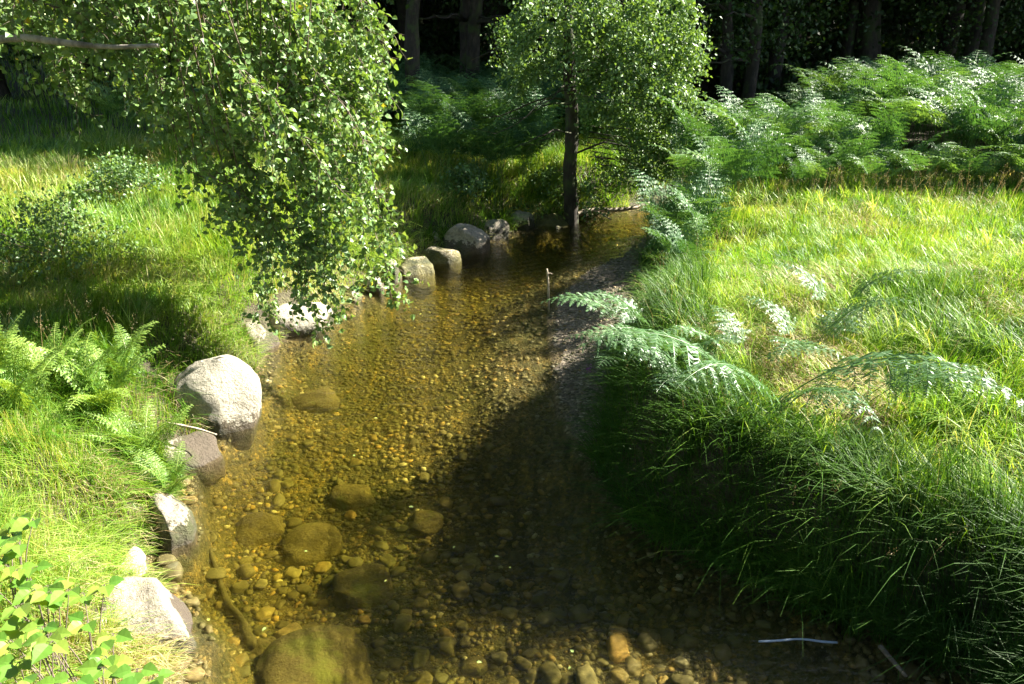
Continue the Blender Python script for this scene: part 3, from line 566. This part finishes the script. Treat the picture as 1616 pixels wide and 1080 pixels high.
# near fronds on the right bank
BS = [frondmesh('bracken_frond', M['bracken_near'], 70 + k, L=1.65, s0=.30, W=.42, npair=12, npin=28, th0=26, th1=118, pw=1.5, droop=.8, tint=.5, ql_=.25) for k in range(2)]
def above(px, py, za):
    z = .8 + za
    for _ in range(12): q = at(px, py, z); z = .5 * z + .5 * (Hs(q[0], q[1]) + za)
    return q
NF = [(1225, 552, .60, [(-34, 1.05), (192, .95), (-75, .75), (225, .8)], .0, 'bracken plant whose big comb-like fronds arch over the dark bank face'),
      (1370, 590, .38, [(-50, .75), (-10, .6)], 0, 'small bracken plant at the right tip of the biggest arching fronds'),
      (1300, 470, .55, [(-25, .75), (150, .6), (40, .6), (230, .6)], 1, 'bracken plant rising from the meadow grass behind the biggest arching fronds'),
      (1340, 425, .5, [(150, .6), (-20, .7)], 1, 'farthest bracken plant in the middle of the near meadow'),
      (1190, 500, .45, [(190, .65), (-30, .65), (120, .5)], 1, 'bracken plant half hidden in grass between the meadow and the bank lip'),
      (1035, 462, .45, [(172, .8), (205, .7), (145, .55)], 1, 'pale bracken plant pointing out over the gravel bar'),
      (1075, 520, .45, [(180, .7), (215, .7), (-40, .6)], 1, 'bracken plant on the bank lip right of the purple flower'),
      (1120, 575, .42, [(190, .75), (235, .7), (160, .6)], 1, 'shaded bracken plant below the left end of the biggest arching fronds'),
      (1010, 520, .35, [(195, .6), (230, .5)], 1, 'small shaded bracken plant low on the bank beside the gravel bar')]
for px_, py_, za, fr_, kind_, l in NF:
    p = above(px_, py_, za); e_ = empty('bracken_plant', (p[0], p[1] + .12, Hs(p[0], p[1] + .12) - .02)); tag(e_, l, 'bracken', 'bracken on the near right bank')
    for k, (a2, s2) in enumerate(fr_): link('frond', (BN[(k + int(px_)) % 4] if kind_ else BS[k % 2]), e_, (random.uniform(-.03, .03), 0, 0), (random.uniform(-.1, .1), random.uniform(-.1, .1), R(a2)), s2)
# dark bracken beyond the stream and under the trees
k = 0; BR2 = []
while k < 120:
    y = random.uniform(14.6, 21); x = random.uniform(-9, 10)
    if dist(XL, np.array([x]), np.array([y]))[0] > -.9 or x < -5.6 and y > 0 and x < -6.2: continue
    if any((x - a) ** 2 + (y - b) ** 2 < .5 ** 2 for a, b in BR2): continue
    BR2.append((x, y)); k += 1; bracken(x, y, BF[:4], 5, random.uniform(.8, 1.05), 'bracken plant in the dark undergrowth below the trees', 'bracken under the trees')
for x_, y_ in [(250, 225), (290, 235), (340, 240), (210, 230), (380, 250), (320, 215), (270, 205), (420, 245)]:
    p = at(x_, y_, .85); bracken(p[0], p[1], BF[3:], 5, 1.05, 'bright green bracken plant behind the hanging birch twigs', 'bracken clump behind the birch')
for q in range(22):
    p = at(668 + q * 9, 218 + 22 * (q % 3), .85); bracken(p[0] + random.uniform(-.1, .1), p[1] + random.uniform(-.4, .5), BF[:4], 6, .95, 'bracken plant in the band between the birch twigs and the waterside tree', 'bracken left of the waterside tree')
# ferns, left bank
for x_, y_, s_, l in [(150, 640, 1.0, 'tall upright fern among the grass left of the largest pale boulder'), (215, 655, .85, 'fern whose fronds spread against the largest pale boulder'), (95, 625, .8, 'fern behind and left of the tall upright one'),
        (40, 680, 1.0, 'pale sunlit fern at the left edge of the view'), (-10, 640, 1.0, 'fern cut by the left edge of the view'), (190, 600, .9, 'dark green fern standing highest on the near left bank'), (240, 690, .7, 'small fern just above the dark boulder with a stick')]:
    p = at(x_, y_, .55); bracken(p[0], p[1], FN, 9, s_, l, 'ferns on the left bank', 'fern_plant', cat='fern', tilt=.2)

# ------------------------------------------------------------------ trees
def branchset(g, starts, dirs, lens, r0, n=7, sag=.3, wob=.12):
    out = []
    for p, d, l, r in zip(starts, dirs, lens, r0):
        t = np.linspace(0, 1, n)[:, None]; d = unit(np.array(d, float)); q = np.array(p) + d * l * t + np.array([0, 0, -1.]) * sag * l * t ** 2 + wob * l * t * np.stack([vn3(np.array(p) + t * 2 + s_, 1.3) [..., None].reshape(-1) for s_ in (3, 7, 11)], 1)
        tube(g, q, np.linspace(r, r * .25, n), 5); out.append(q)
    return out
# --- birch, trunk outside the left of the view; long hanging twigs
tx, ty = -5.6, 7.6; tz = Hs(tx, ty)
birch = empty('birch_tree', (tx, ty, tz)); tag(birch, 'birch with white limbs and long leafy twigs hanging over the left bank and water', 'tree')
O = np.array([tx, ty, tz])
g = G(); trunk = spline([(0, 0, -.2), (.05, .05, 1.2), (-.1, .0, 2.6), (.1, .1, 4.2), (.3, .1, 6.5), (.5, 0, 9)], 6)
tube(g, trunk, np.linspace(.19, .05, len(trunk)), 12, knob=.12); link('trunk', g.mesh('trunk', M['birchbark'], True), birch)
limbs = []
ends = [(-3.9, 5.2, 3.5), (-3.0, 4.9, 3.7), (-2.2, 5.2, 3.9), (-1.5, 5.4, 3.8), (-1.2, 6.2, 4.0), (-.95, 7.0, 4.1), (-2.0, 6.6, 4.3), (-3.0, 6.8, 4.3), (-1.2, 8.2, 4.3), (-2.4, 8.4, 4.5), (-4.0, 7.4, 4.0), (-3.6, 9.0, 4.3)]
for k, e_ in enumerate(ends):
    e_ = np.array(e_); z0 = tz + random.uniform(2.2, 4.2); st = np.array([tx + .05, ty, z0]); mid = (st + e_) / 2 + np.array([0, 0, random.uniform(.3, .9)])
    c = spline([st, mid, e_], 9); c += .06 * np.stack([vn3(c * 2 + s_) for s_ in (1, 5, 9)], 1); limbs.append(c)
    g = G(); tube(g, c - O, np.linspace(.05, .012, len(c)), 7, knob=.1); link('branch', g.mesh('branch', M['birchbark'], True), birch)
g = G(); c = spline([atd(-60, 70, 6.6), atd(30, 60, 6.4), atd(90, 66, 6.2), atd(170, 74, 6.1), atd(250, 72, 6)], 7); tube(g, np.array(c) - O, np.linspace(.035, .014, len(c)), 7, knob=.15)
link('branch', g.mesh('branch', M['birchbark'], True), birch)
LB = np.concatenate(limbs)
bx_ = [0, 60, 90, 115, 140, 180, 230, 270, 310, 345, 380, 420, 440, 470, 500, 525, 545, 570, 600, 630, 645, 655, 668]
by_ = [100, 110, 170, 235, 150, 150, 190, 230, 300, 320, 300, 400, 530, 440, 480, 545, 500, 470, 470, 480, 490, 250, 120]
gt, gl = G(), G(); TW = 0
def leafalong(cc, ts):
    global TW
    kk = ts * (len(cc) - 1); k0 = np.minimum(kk.astype(int), len(cc) - 2); Pn = cc[k0] + (cc[k0 + 1] - cc[k0]) * (kk - k0)[:, None]; n_ = len(Pn)
    A = unit(rng.normal(size=(n_, 3)) * .75 + np.array([0, 0, -.6])); Pn = Pn + A * .014
    leaves(gl, Pn - O, A, rng.uniform(.040, .070, n_), np.clip(rng.normal(.5, .2, n_), 0, .9) + (rng.random(n_) < .006) * .5, .85, nrm=rng.normal(size=(n_, 3)) + np.array([.5, .1, .7])); TW += n_
BG = []
for q in range(86):
    if q < 42:
        px = 300 + 318 * (random.random() ** .7); yb = float(np.interp(px, bx_, by_)); yy = yb * (random.uniform(.12, .62) if random.random() < .72 else random.uniform(.62, .97))
        pass
    elif q < 51: px, yy = [(428, 530), (520, 545), (540, 525), (628, 490), (590, 462), (470, 440), (500, 488), (560, 470), (440, 500)][q - 42]
    else: px = random.uniform(-50, 340); yb = float(np.interp(px, bx_, by_)); yy = yb * random.uniform(.1, .75) if q < 78 else yb * .9
    dY = (random.uniform(6.7, 8.6) if px > 380 else random.uniform(6.0, 8.4)) if yy < 330 else random.uniform(6.3, 7.0)
    BG.append((px, yy, dY))
for px, yy, dY in BG:
    b_ = np.array(atd(px, yy, dY)); ln = random.uniform(.7, 1.3) if yy < 300 else random.uniform(1.3, 2.0); thin = px < 260 or yy > 270
    top = b_ + np.array([random.uniform(-1.1, -.2), random.uniform(-.3, .5), ln * random.uniform(.7, 1)]); top[2] = min(top[2], 4.3)
    md = (b_ + top) / 2 + np.array([random.uniform(.0, .22), random.uniform(-.1, .1), .12 * ln]); c = spline([top, md, b_], 10); c += .04 * np.stack([vn3(c * 3 + s_) for s_ in (1, 5, 9)], 1)
    tube(gt, c - O, np.linspace(.0055, .0012, len(c)), 5, random.random()); L_ = np.linalg.norm(np.diff(c, axis=0), axis=1).sum()
    j = np.argmin(((LB - top) ** 2).sum(1)); lk = spline([LB[j], (LB[j] + top) / 2 + np.array([0, 0, .15]), top], 4); tube(gt, lk - O, np.linspace(.007, .005, len(lk)), 5); leafalong(lk, np.linspace(.1, 1, max(4, int(np.linalg.norm(LB[j] - top) / .03))))
    leafalong(c, np.linspace(.0, 1, int(L_ / .03))); bd = unit(b_ - top)
    for _ in range(int((8 if thin else 15) * L_ + 3)):
        t0 = random.uniform(0, .92) ** .8; sp_ = c[int(t0 * (len(c) - 1))]; l2 = random.uniform(.22, .55) * (1.15 - t0 * .6) * (.8 if thin else 1)
        d = unit(bd * random.uniform(.2, 1) + np.array([random.uniform(-.8, .9), random.uniform(-.9, .7), random.uniform(-.5, .45)])); tt_ = np.linspace(0, 1, 8)[:, None]
        cc = sp_ + d * l2 * tt_ + np.array([0, 0, -1.]) * .55 * l2 * tt_ ** 2; cc = cc + .02 * np.stack([vn3(cc * 7 + s_) for s_ in (1, 5, 9)], 1); tube(gt, cc - O, np.linspace(.0032, .001, 8), 4, .5)
        leafalong(cc, np.linspace(.08, 1, max(3, int(l2 / .03))))
        for _ in range(2):
            k0 = random.randrange(1, 7); d2 = unit(d + rng.normal(size=3) * .7); l3 = random.uniform(.07, .18); c3 = cc[k0] + d2 * l3 * np.linspace(0, 1, 4)[:, None]; tube(gt, c3 - O, np.linspace(.0015, .0008, 4), 3, .5); leafalong(c3, np.linspace(.25, 1, max(2, int(l3 / .035))))
link('twigs', gt.mesh('twigs', M['twig'], True), birch); link('crown', gl.mesh('crown', M['birch']), birch)
# upper crown above the view
gl = G(); n_ = 5000; d = unit(rng.normal(size=(n_, 3))); P = np.array([-.2, .3, 6.8]) + d * np.array([2.6, 2.2, 2.4]) * rng.uniform(.5, 1, (n_, 1)); P += .25 * rng.normal(size=P.shape)
leaves(gl, P, rng.normal(size=(n_, 3)), .075, rng.random(n_), .8, rib=False); link('crown', gl.mesh('crown', M['birch']), birch)
print('birch leaves', TW)

# --- waterside tree
p = at(903, 303, .5); wt = empty('alder_tree', (p[0], p[1], Hs(p[0], p[1]) + .02), 0, 1.04); tag(wt, 'bushy small-leaved tree with a dark trunk standing at the far bend of the stream', 'tree')
g = G(); tr = spline([(0, 0, -.3), (0, 0, .2), (-.04, 0, .9), (-.03, .02, 1.6), (-.12, 0, 3), (-.05, .05, 5), (.1, 0, 7.5)], 7)
tube(g, tr, np.interp(np.linspace(0, 1, len(tr)), [0, .08, .2, .6, 1], [.17, .13, .11, .085, .04]), 12, knob=.15)
for a in (20, 110, 200, 300, 340): tube(g, [(0, 0, .1), (.16 * math.cos(R(a)), .16 * math.sin(R(a)), -.02), (.36 * math.cos(R(a)), .36 * math.sin(R(a)), -.2)], [.06, .04, .02], 7, knob=.2)
link('trunk', g.mesh('trunk', M['bark'], True), wt)
gw, gl = G(), G()
def spray(gw, gl, p, d, l, nleaf, size, sag=.5, spread=.13, rib=False, tn=.5):
    t = np.linspace(0, 1, 6)[:, None]; c = p + d * l * t + np.array([0, 0, -1.]) * sag * l * t ** 2; tube(gw, c, np.linspace(.0022, .0008, 6), 3)
    ts = rng.uniform(.1, 1, nleaf) * 5; k0 = np.minimum(ts.astype(int), 4); P = c[k0] + (c[k0 + 1] - c[k0]) * (ts - k0)[:, None] + rng.normal(0, spread, (nleaf, 3)) * np.array([1, 1, .7])
    leaves(gl, P, rng.normal(size=(nleaf, 3)) + np.array([0, 0, -.6]), rng.uniform(.7, 1.25, nleaf) * size, np.clip(rng.normal(tn, .2, nleaf), 0, 1), .78, rib=rib, nrm=rng.normal(size=(nleaf, 3)) + np.array([.4, -.2, .6]))
for q in range(330):
    zc = random.uniform(.8, 3.4) if q < 300 else random.uniform(3.5, 5.0); az = random.uniform(-math.pi, math.pi); right = .5 + .5 * math.cos(az + .3)
    rm = 1.5 * math.sin(math.pi * min(1, max(.22, (zc + .9) / 6.6)) ** .8) * (1.05 - .2 * right); rr = rm * random.random() ** .45
    if q >= 312: zc = random.uniform(1.5, 3.2); az = random.uniform(-2.2, -.9); rr = random.uniform(.3, .7); right = .6
    if zc < 1.55: rr = random.uniform(.3, 1.6 if right > .5 else .9)
    if right < .45 and zc < 1.9: continue
    if right < .45 and random.random() < (.6 if zc < 2.4 else .3): continue
    if math.sin(az) * rr < -.55 and zc < 2.4 and not (right > .8 and zc > 1.6): continue
    ct = np.array([rr * math.cos(az) + .38, rr * math.sin(az) * (1 if math.sin(az) > 0 else .6), zc]); bo = np.array([math.cos(az), math.sin(az), random.uniform(-.5, .2)]); l = random.uniform(.3, .5)
    tube(gw, [ct * (.25, .25, 1) + (0, 0, .25), ct * (.6, .6, 1) + (0, 0, .2), ct], [.008, .006, .003], 3) if q % 3 == 0 else None
    for _ in range(6):
        d = unit(bo + rng.normal(0, .55, 3)); spray(gw, gl, ct, d, l * random.uniform(.6, 1.1), 30, .054, .55, .055, tn=.5)
for q in range(20):
    z0 = random.uniform(1.2, 6); az = random.uniform(0, 6.28); k0 = int(np.argmin(abs(tr[:, 2] - z0))); d = np.array([math.cos(az), math.sin(az), random.uniform(.1, .6)])
    branchset(gw, [tr[k0]], [d], [random.uniform(.9, 1.7)], [.018], sag=.35)
branchset(gw, [(-.05, -.1, 1.9), (0, -.1, 2.1), (-.05, -.1, 1.5)], [(-1, -.5, .0), (-1, -.6, -.1), (-.8, -.7, .1)], [1.5, 1.3, 1.0], [.014, .013, .012], sag=.15, wob=.25)
link('branches', gw.mesh('branches', M['bark'], True), wt); link('crown', gl.mesh('crown', M['alder']), wt)

# --- forest trees
def foresttree(seed, htr=9.5, cr=2.8, base_z=3.0, nl=6000):
    r = np.random.default_rng(seed); g = G(); q = spline([(0, 0, -.4), (.1 * r.normal(), .1 * r.normal(), 2), (.25 * r.normal(), .2 * r.normal(), 5), (.3 * r.normal(), .3 * r.normal(), htr)], 6)
    tube(g, q, np.interp(np.linspace(0, 1, len(q)), [0, .08, 1], [.26, .17, .05]), 10, knob=.15); me_t = G()
    for k in range(16):
        z0 = r.uniform(1.8, htr - 1); k0 = int(np.argmin(abs(q[:, 2] - z0))); a = r.uniform(0, 6.28); branchset(g, [q[k0]], [(math.cos(a), math.sin(a), .35)], [r.uniform(1.0, 2.4)], [.045], sag=.25)
    nl = int(nl * 1.2); c = G(); m_ = nl // 40; zz = r.uniform(0, 1, m_); a = r.uniform(0, 6.28, m_); rad = cr * np.sin(np.pi * np.clip(zz * .9 + .08, 0, 1)) ** .6 * r.random(m_) ** .4
    ctr = np.stack([rad * np.cos(a), rad * np.sin(a), base_z + zz * (htr + 1.5 - base_z)], 1)
    P = (ctr[:, None] + r.normal(0, .30, (m_, 40, 3)) * np.array([1, 1, .6])).reshape(-1, 3)
    leaves(c, P, r.normal(size=P.shape), r.uniform(.07, .13, len(P)), np.clip(np.repeat(r.random(m_), 40) * .6 + r.random(len(P)) * .4, 0, 1), .8, rib=False)
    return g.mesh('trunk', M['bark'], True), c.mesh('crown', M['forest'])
FT = [foresttree(1), foresttree(2, 10.5, 3.0, 2.6, 7000), foresttree(3, 9, 2.6, 1.6, 7000), foresttree(4, 8, 2.6, .9, 8000)]
def tree(x, y, v, label, group='woodland trees', rz=None, sc=1.0, tilt=(0, 0), name='woodland_tree'):
    e_ = empty(name, (x, y, Hs(x, y)), rz if rz is not None else random.uniform(0, 6.28), sc); e_.rotation_euler = (tilt[0], tilt[1], e_.rotation_euler[2]); tag(e_, label, 'tree', group)
    link('trunk', FT[v][0], e_); link('crown', FT[v][1], e_); return e_
def pxx(px, y): return (px - 808) / FPX * (y * math.cos(R(PITCH)) + 2.4 * math.sin(R(PITCH)))
for px, y, v, l, tl in [(656, 16.8, 1, 'tall brown-trunked tree just right of the hanging birch twigs', (0, 0)), (738, 19.0, 0, 'upright mossy-trunked tree behind the waterside tree', (0, 0)), (748, 18.8, 0, 'leaning mossy-trunked tree crossing the upright mossy one', (0, -.16)),
                        (1142, 18.5, 1, 'left trunk of the dark pair rising beyond the bracken', (0, -.03)), (1168, 18.6, 0, 'right trunk of the dark pair rising beyond the bracken', (0, .05)), (1535, 20.5, 1, 'thick dark tree behind the highest bracken at right', (0, 0)),
                        (1085, 19.5, 0, 'slender dark tree left of the dark pair', (0, 0)), (1330, 22, 0, 'thin dark tree in the shade between the bracken mounds', (0, 0))]:
    tree(pxx(px, y), y, v, l, tilt=tl, sc=1.0)
FP = []
def addrow(n, xa, xb, ya, yb, vs, dmin, lab):
    k = 0
    for _ in range(3000):
        if k >= n: break
        x, y = random.uniform(xa, xb), random.uniform(ya, yb)
        if any((x - a) ** 2 + (y - b) ** 2 < dmin ** 2 for a, b in FP): continue
        FP.append((x, y)); k += 1; tree(x, y, random.choice(vs), lab, sc=random.uniform(.9, 1.15) * (1.65 if x < 15 and y > 21.5 else 1))
addrow(30, 7, 36, 20.5, 26, [1, 2, 3], 2.6, 'tree of the dark wood behind the right-hand bracken')
addrow(9, 4, 17, 20.3, 22, [3], 1.8, 'low-branched tree at the edge of the wood behind the bracken')
addrow(60, 4, 48, 25, 37, [1, 2, 3, 3], 2.6, 'tree deep in the dark wood on the right')
addrow(18, -8, 5, 20, 28, [0, 1, 2], 2.3, 'tree of the wood behind the waterside tree')
addrow(26, -26, 6, 26, 36, [1, 2, 3], 2.5, 'tree at the back of the wood on the left')
addrow(5, -12.5, -4.5, 18.5, 22, [2, 3], 2.0, 'low-branched tree behind the hanging birch twigs')
addrow(26, -34, 44, 37, 46, [2, 3], 3.2, 'low-branched tree closing the view at the back of the wood')

for x_, y_ in [(-9, -6), (-5, -9), (0, -10), (5, -9), (9, -6), (-12, -1), (13, -3), (-2, -14), (7, -14), (-9, -12), (-14, -7), (-11, 3), (-12.5, 7.5), (-9.5, -1.5), (11.5, -.5), (14, -6), (3, -6.5)]: tree(x_, y_, 1 if x_ % 2 else 2, 'unseen tree added around the viewer to block sky light', 'woodland trees', sc=2.0)  # unseen trees added behind and beside the camera to cut sky light
# ------------------------------------------------------------------ shrubs and weeds
def shrub(x, y, z, rx, rz_, n, size, m, label, name='shrub', tn=.5, cat='shrub'):
    e_ = empty(name, (x, y, z)); tag(e_, label, cat); gw, gl = G(), G()
    for q in range(n):
        az = random.uniform(0, 6.28); el = random.uniform(-.1, 1.4); d = np.array([math.cos(az) * math.cos(el), math.sin(az) * math.cos(el), math.sin(el)]); rr = random.random() ** .5
        spray(gw, gl, d * np.array([rx, rx, rz_]) * rr * .7 + np.array([0, 0, .04]), d, rx * .35, 26, size, .3, rx * .12, rib=True, tn=tn)
        if q % 5 == 0: tube(gw, [(0, 0, -.05), d * np.array([rx, rx, rz_]) * rr * .7 + np.array([0, 0, .04])], [.008, .004], 4)
    link('stems', gw.mesh('stems', M['twig'], True), e_); link('foliage', gl.mesh('foliage', m), e_)
p = at(868, 338, .1); shrub(p[0], p[1] + .25, .15, .5, .75, 60, .05, M['alder'], 'leafy green shrub against the foot of the waterside tree', tn=.6)
p = at(820, 345, .1); shrub(p[0], p[1] + .1, .15, .24, .25, 26, .04, M['birch'], 'pale creeping plant over the stone left of the waterside tree', 'creeping_plant', .8, 'plant')
p = at(735, 290, .7); shrub(p[0], p[1], .6, .45, .45, 40, .05, M['alder'], 'dark leafy shrub in the grass above the large far rounded boulder', tn=.4)
p = at(90, 400, .8); shrub(p[0], p[1], .75, .9, .6, 90, .04, M['alder'], 'low dark bush in the shade of the left bank', tn=.5)
p = at(190, 300, .9); shrub(p[0], p[1], .8, .8, .55, 70, .045, M['alder'], 'low dark bush further back in the left bank grass', tn=.4)
n_ = 170000; y = rng.uniform(16.5, 40, n_) ; x = rng.uniform(-26, 34, n_); k_ = (x > -6.5) | (y > 24.5); k_ &= (x > XR(y)) & (y > 18) | (x < XL(y) - .3); x, y = x[k_], y[k_]
hgt = np.maximum(.05, .45 + .55 * vn2(x, y, .5, 40) + .25 * vn2(x, y, 1.6, 41)) * sstep((y - 16) / 5); z = H(x, y) + hgt * rng.random(len(x)) ** .5; g = G()
leaves(g, np.stack([x, y, z], 1), rng.normal(size=(len(x), 3)) + (0, 0, .3), rng.uniform(.10, .20, len(x)), rng.random(len(x)), .8, rib=False)
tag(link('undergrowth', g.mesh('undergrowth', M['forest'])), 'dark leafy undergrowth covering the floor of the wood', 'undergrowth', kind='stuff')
# brambles bottom left
def bramble_leaf(g, p, d, size, nrm, tint):
    out = [(0, 0), (.16, .02), (.30, .14), (.40, .30), (.38, .46), (.30, .62), (.20, .76), (.10, .90), (0, 1.08)]; n = len(out); d = unit(np.array(d, float)); s_ = unit(np.cross(d, nrm)); u = np.cross(s_, d); mid = []; L_ = []; R_ = []
    for k, (x, y) in enumerate(out):
        x2 = x * (1 + .10 * (k % 2)); c = p + d * y * size - u * .12 * size * y * y; mid.append(c); up = u * (.10 * x / .4 * size); L_.append(c - s_ * x2 * size + up); R_.append(c + s_ * x2 * size + up)
    V = mid + L_ + R_; Q = [(k, k + 1, n + k + 1, n + k) for k in range(n - 1)] + [(k, 2 * n + k, 2 * n + k + 1, k + 1) for k in range(n - 1)]; g.add(V, Q, None, tint)
BRAM = [(60, 960, .32, 'bramble spray of pale leaves at the left edge'), (130, 1010, .30, 'bramble spray in the bottom left corner'), (30, 1040, .36, 'bramble spray lowest in the left corner'), (100, 1060, .42, 'bramble spray of broad leaves at the bottom edge'),
        (160, 1075, .42, 'bramble spray overlapping the nearest boulder'), (225, 1078, .45, 'bramble shoot with three broad leaves in front of the nearest boulder'), (0, 880, .3, 'bramble leaves half out of view at the left'), (10, 840, .38, 'highest bramble leaf spray at the left edge'), (75, 1000, .24, 'low bramble spray between the corner sprays'), (120, 950, .22, 'small bramble spray nearest the pale stone'), (190, 1050, .30, 'bramble spray against the foot of the nearest boulder'), (50, 920, .26, 'bramble spray above the corner clump'), (10, 1000, .34, 'bramble spray at the extreme left of the corner clump')]
for n_, (px, py, zz, l) in enumerate(BRAM):
    p = np.array(at(px, py, zz + .62)); z0 = Hs(p[0], p[1]); e_ = empty('bramble', (p[0], p[1], z0)); tag(e_, l, 'bramble', 'brambles at the bottom left'); hh = p[2] - z0
    gs = G(); ns = 1 if n_ == 5 else 4; 
    for k in range(ns):
        a = random.uniform(0, 6.28); tip = np.array([math.cos(a) * .12 * (ns > 1), math.sin(a) * .12 * (ns > 1), hh + random.uniform(-.08, .05)]); c = spline([(0, 0, -.03), tip * np.array([.3, .3, .6]), tip], 5); tube(gs, c, np.linspace(.004, .002, len(c)), 5)
        a2 = random.uniform(-2.6, -.6) 
        for da, sc_ in ((0, 1), (1.25, .85), (-1.25, .85)):
            gl = G(); d = np.array([math.cos(a2 + da), math.sin(a2 + da), random.uniform(-.15, .2)]); s2 = random.uniform(.065, .085) * sc_; tube(gs, [tip, tip + unit(d) * .022], [.0015, .0012], 3); bramble_leaf(gl, tip + unit(d) * .02, d, s2, np.array([.2, -.35, 1]) + rng.normal(0, .15, 3), random.random()); link('leaf', gl.mesh('leaf', M['bramble']), e_)
    link('stem', gs.mesh('stem', M['twig'], True), e_)

# ------------------------------------------------------------------ sticks, straw, flower
def stick(name, pts_, rad, m, label, cat='stick', side=None, n=8):
    g = G(); c = spline(pts_, n); c = c + .006 * np.stack([vn3(c * 9 + s_) for s_ in (1, 5, 9)], 1); tube(g, c - c[0], np.linspace(*rad, len(c)), 8, knob=.25); o = None
    for s_ in (side or []): q = spline(s_[0], 5); tube(g, q - c[0], np.linspace(*s_[1], len(q)), 6, knob=.2)
    return tag(link(name, g.mesh(name, m, True), loc=c[0]), label, cat)
p = np.array(at(866, 488, 0)); 
stick('upright_stick', [p + (0, 0, -.06), p + (-.005, 0, .18), p + (-.012, 0, .33), p + (-.03, 0, .475)], (.012, .010), M['deadwood'], 'bare pale stick standing upright at the tip of the gravel bar', side=[([p + (-.022, 0, .42), p + (.005, 0, .425), p + (.03, 0, .415)], (.006, .004))])
A_, B_, D_ = np.array(at(897, 347, .03)), np.array(at(935, 332, .14)), np.array(at(985, 330, .13))
stick('fallen_branch', [A_, (A_ + B_) / 2 + (0, 0, .04), B_, D_, np.array(at(1025, 322, .16))], (.05, .03), M['deadwood'], 'bleached fallen branch reaching across the far bend of the stream', 'branch', [([A_ + (.1, 0, .03), A_ + (.12, .05, .2), A_ + (.05, .08, .3)], (.03, .012)), ([B_, B_ + (.15, -.06, -.05), B_ + (.3, -.08, -.14)], (.02, .01))])
a_, b_ = np.array(at(262, 668, .27)), np.array(at(342, 686, .22)); stick('dry_stick', [a_, (a_ + b_) / 2 + (0, 0, .015), b_], (.010, .007), M['deadwood'], 'dry brown stick lying across the low dark boulder')
q = [np.array(at(*v, -.2)) for v in ((325, 850), (350, 905), (376, 945), (392, 992))]; q = [np.array((a[0], a[1], min(Hs(a[0], a[1]) + .05, -.07))) for a in q]
stick('sunken_branch', q, (.014, .036), M['wetwood'], 'olive waterlogged branch sunk left of the largest slab', 'branch')
a_, b_ = np.array(at(1197, 1012, .03)), np.array(at(1321, 1014, .03)); stick('plastic_straw', [a_, (a_ + b_) / 2 + (0, .012, .006), b_], (.006, .006), M['straw_tube'], 'thin pale blue straw lying in the shade at the bottom right', 'straw')
a_, b_ = np.array(at(1388, 1020, .07)), np.array(at(1432, 1068, .06)); stick('pale_stick', [a_, (a_ + b_) / 2, b_], (.014, .009), M['twig'], 'short pale stick in deep shade at the bottom right')
p = np.array(at(930, 582, .25)); e_ = empty('purple_flower', (p[0] + .1, p[1], Hs(p[0] + .1, p[1]))); tag(e_, 'small purple flower on the bank lip beside the gravel bar', 'flower')
tp = p - np.array([p[0] + .1, p[1], e_.location[2]]); g = G(); tube(g, spline([(0, 0, 0), tp * .6 + (0, 0, .05), tp], 5), .002, 4); link('stem', g.mesh('stem', M['bank']), e_)
g = G(); n_ = 46; leaves(g, tp + rng.normal(0, .016, (n_, 3)), rng.normal(size=(n_, 3)) + (0, 0, .6), .018, rng.random(n_), .5, rib=False); link('petals', g.mesh('petals', M['purple']), e_)
# fallen leaves afloat
for k, (px, py) in enumerate([(752, 1045), (905, 1030), (718, 862), (780, 878), (655, 518), (665, 495), (590, 660), (806, 897), (420, 990), (645, 800), (560, 720), (900, 1052), (480, 870), (330, 980), (610, 915)]):
    p = at(px, py, .006); g = G(); leaves(g, np.zeros((1, 3)), np.array([[math.cos(k * 2.1), math.sin(k * 2.1), 0]]), random.uniform(.02, .035), np.array([.95]), .6, nrm=np.array([[0, 0, 1.]]), fold=.05)
    tag(link('fallen_leaf', g.mesh('fallen_leaf', M['birch']), loc=p), 'small yellow-green leaf floating on the stream', 'leaf', 'leaves afloat on the stream')
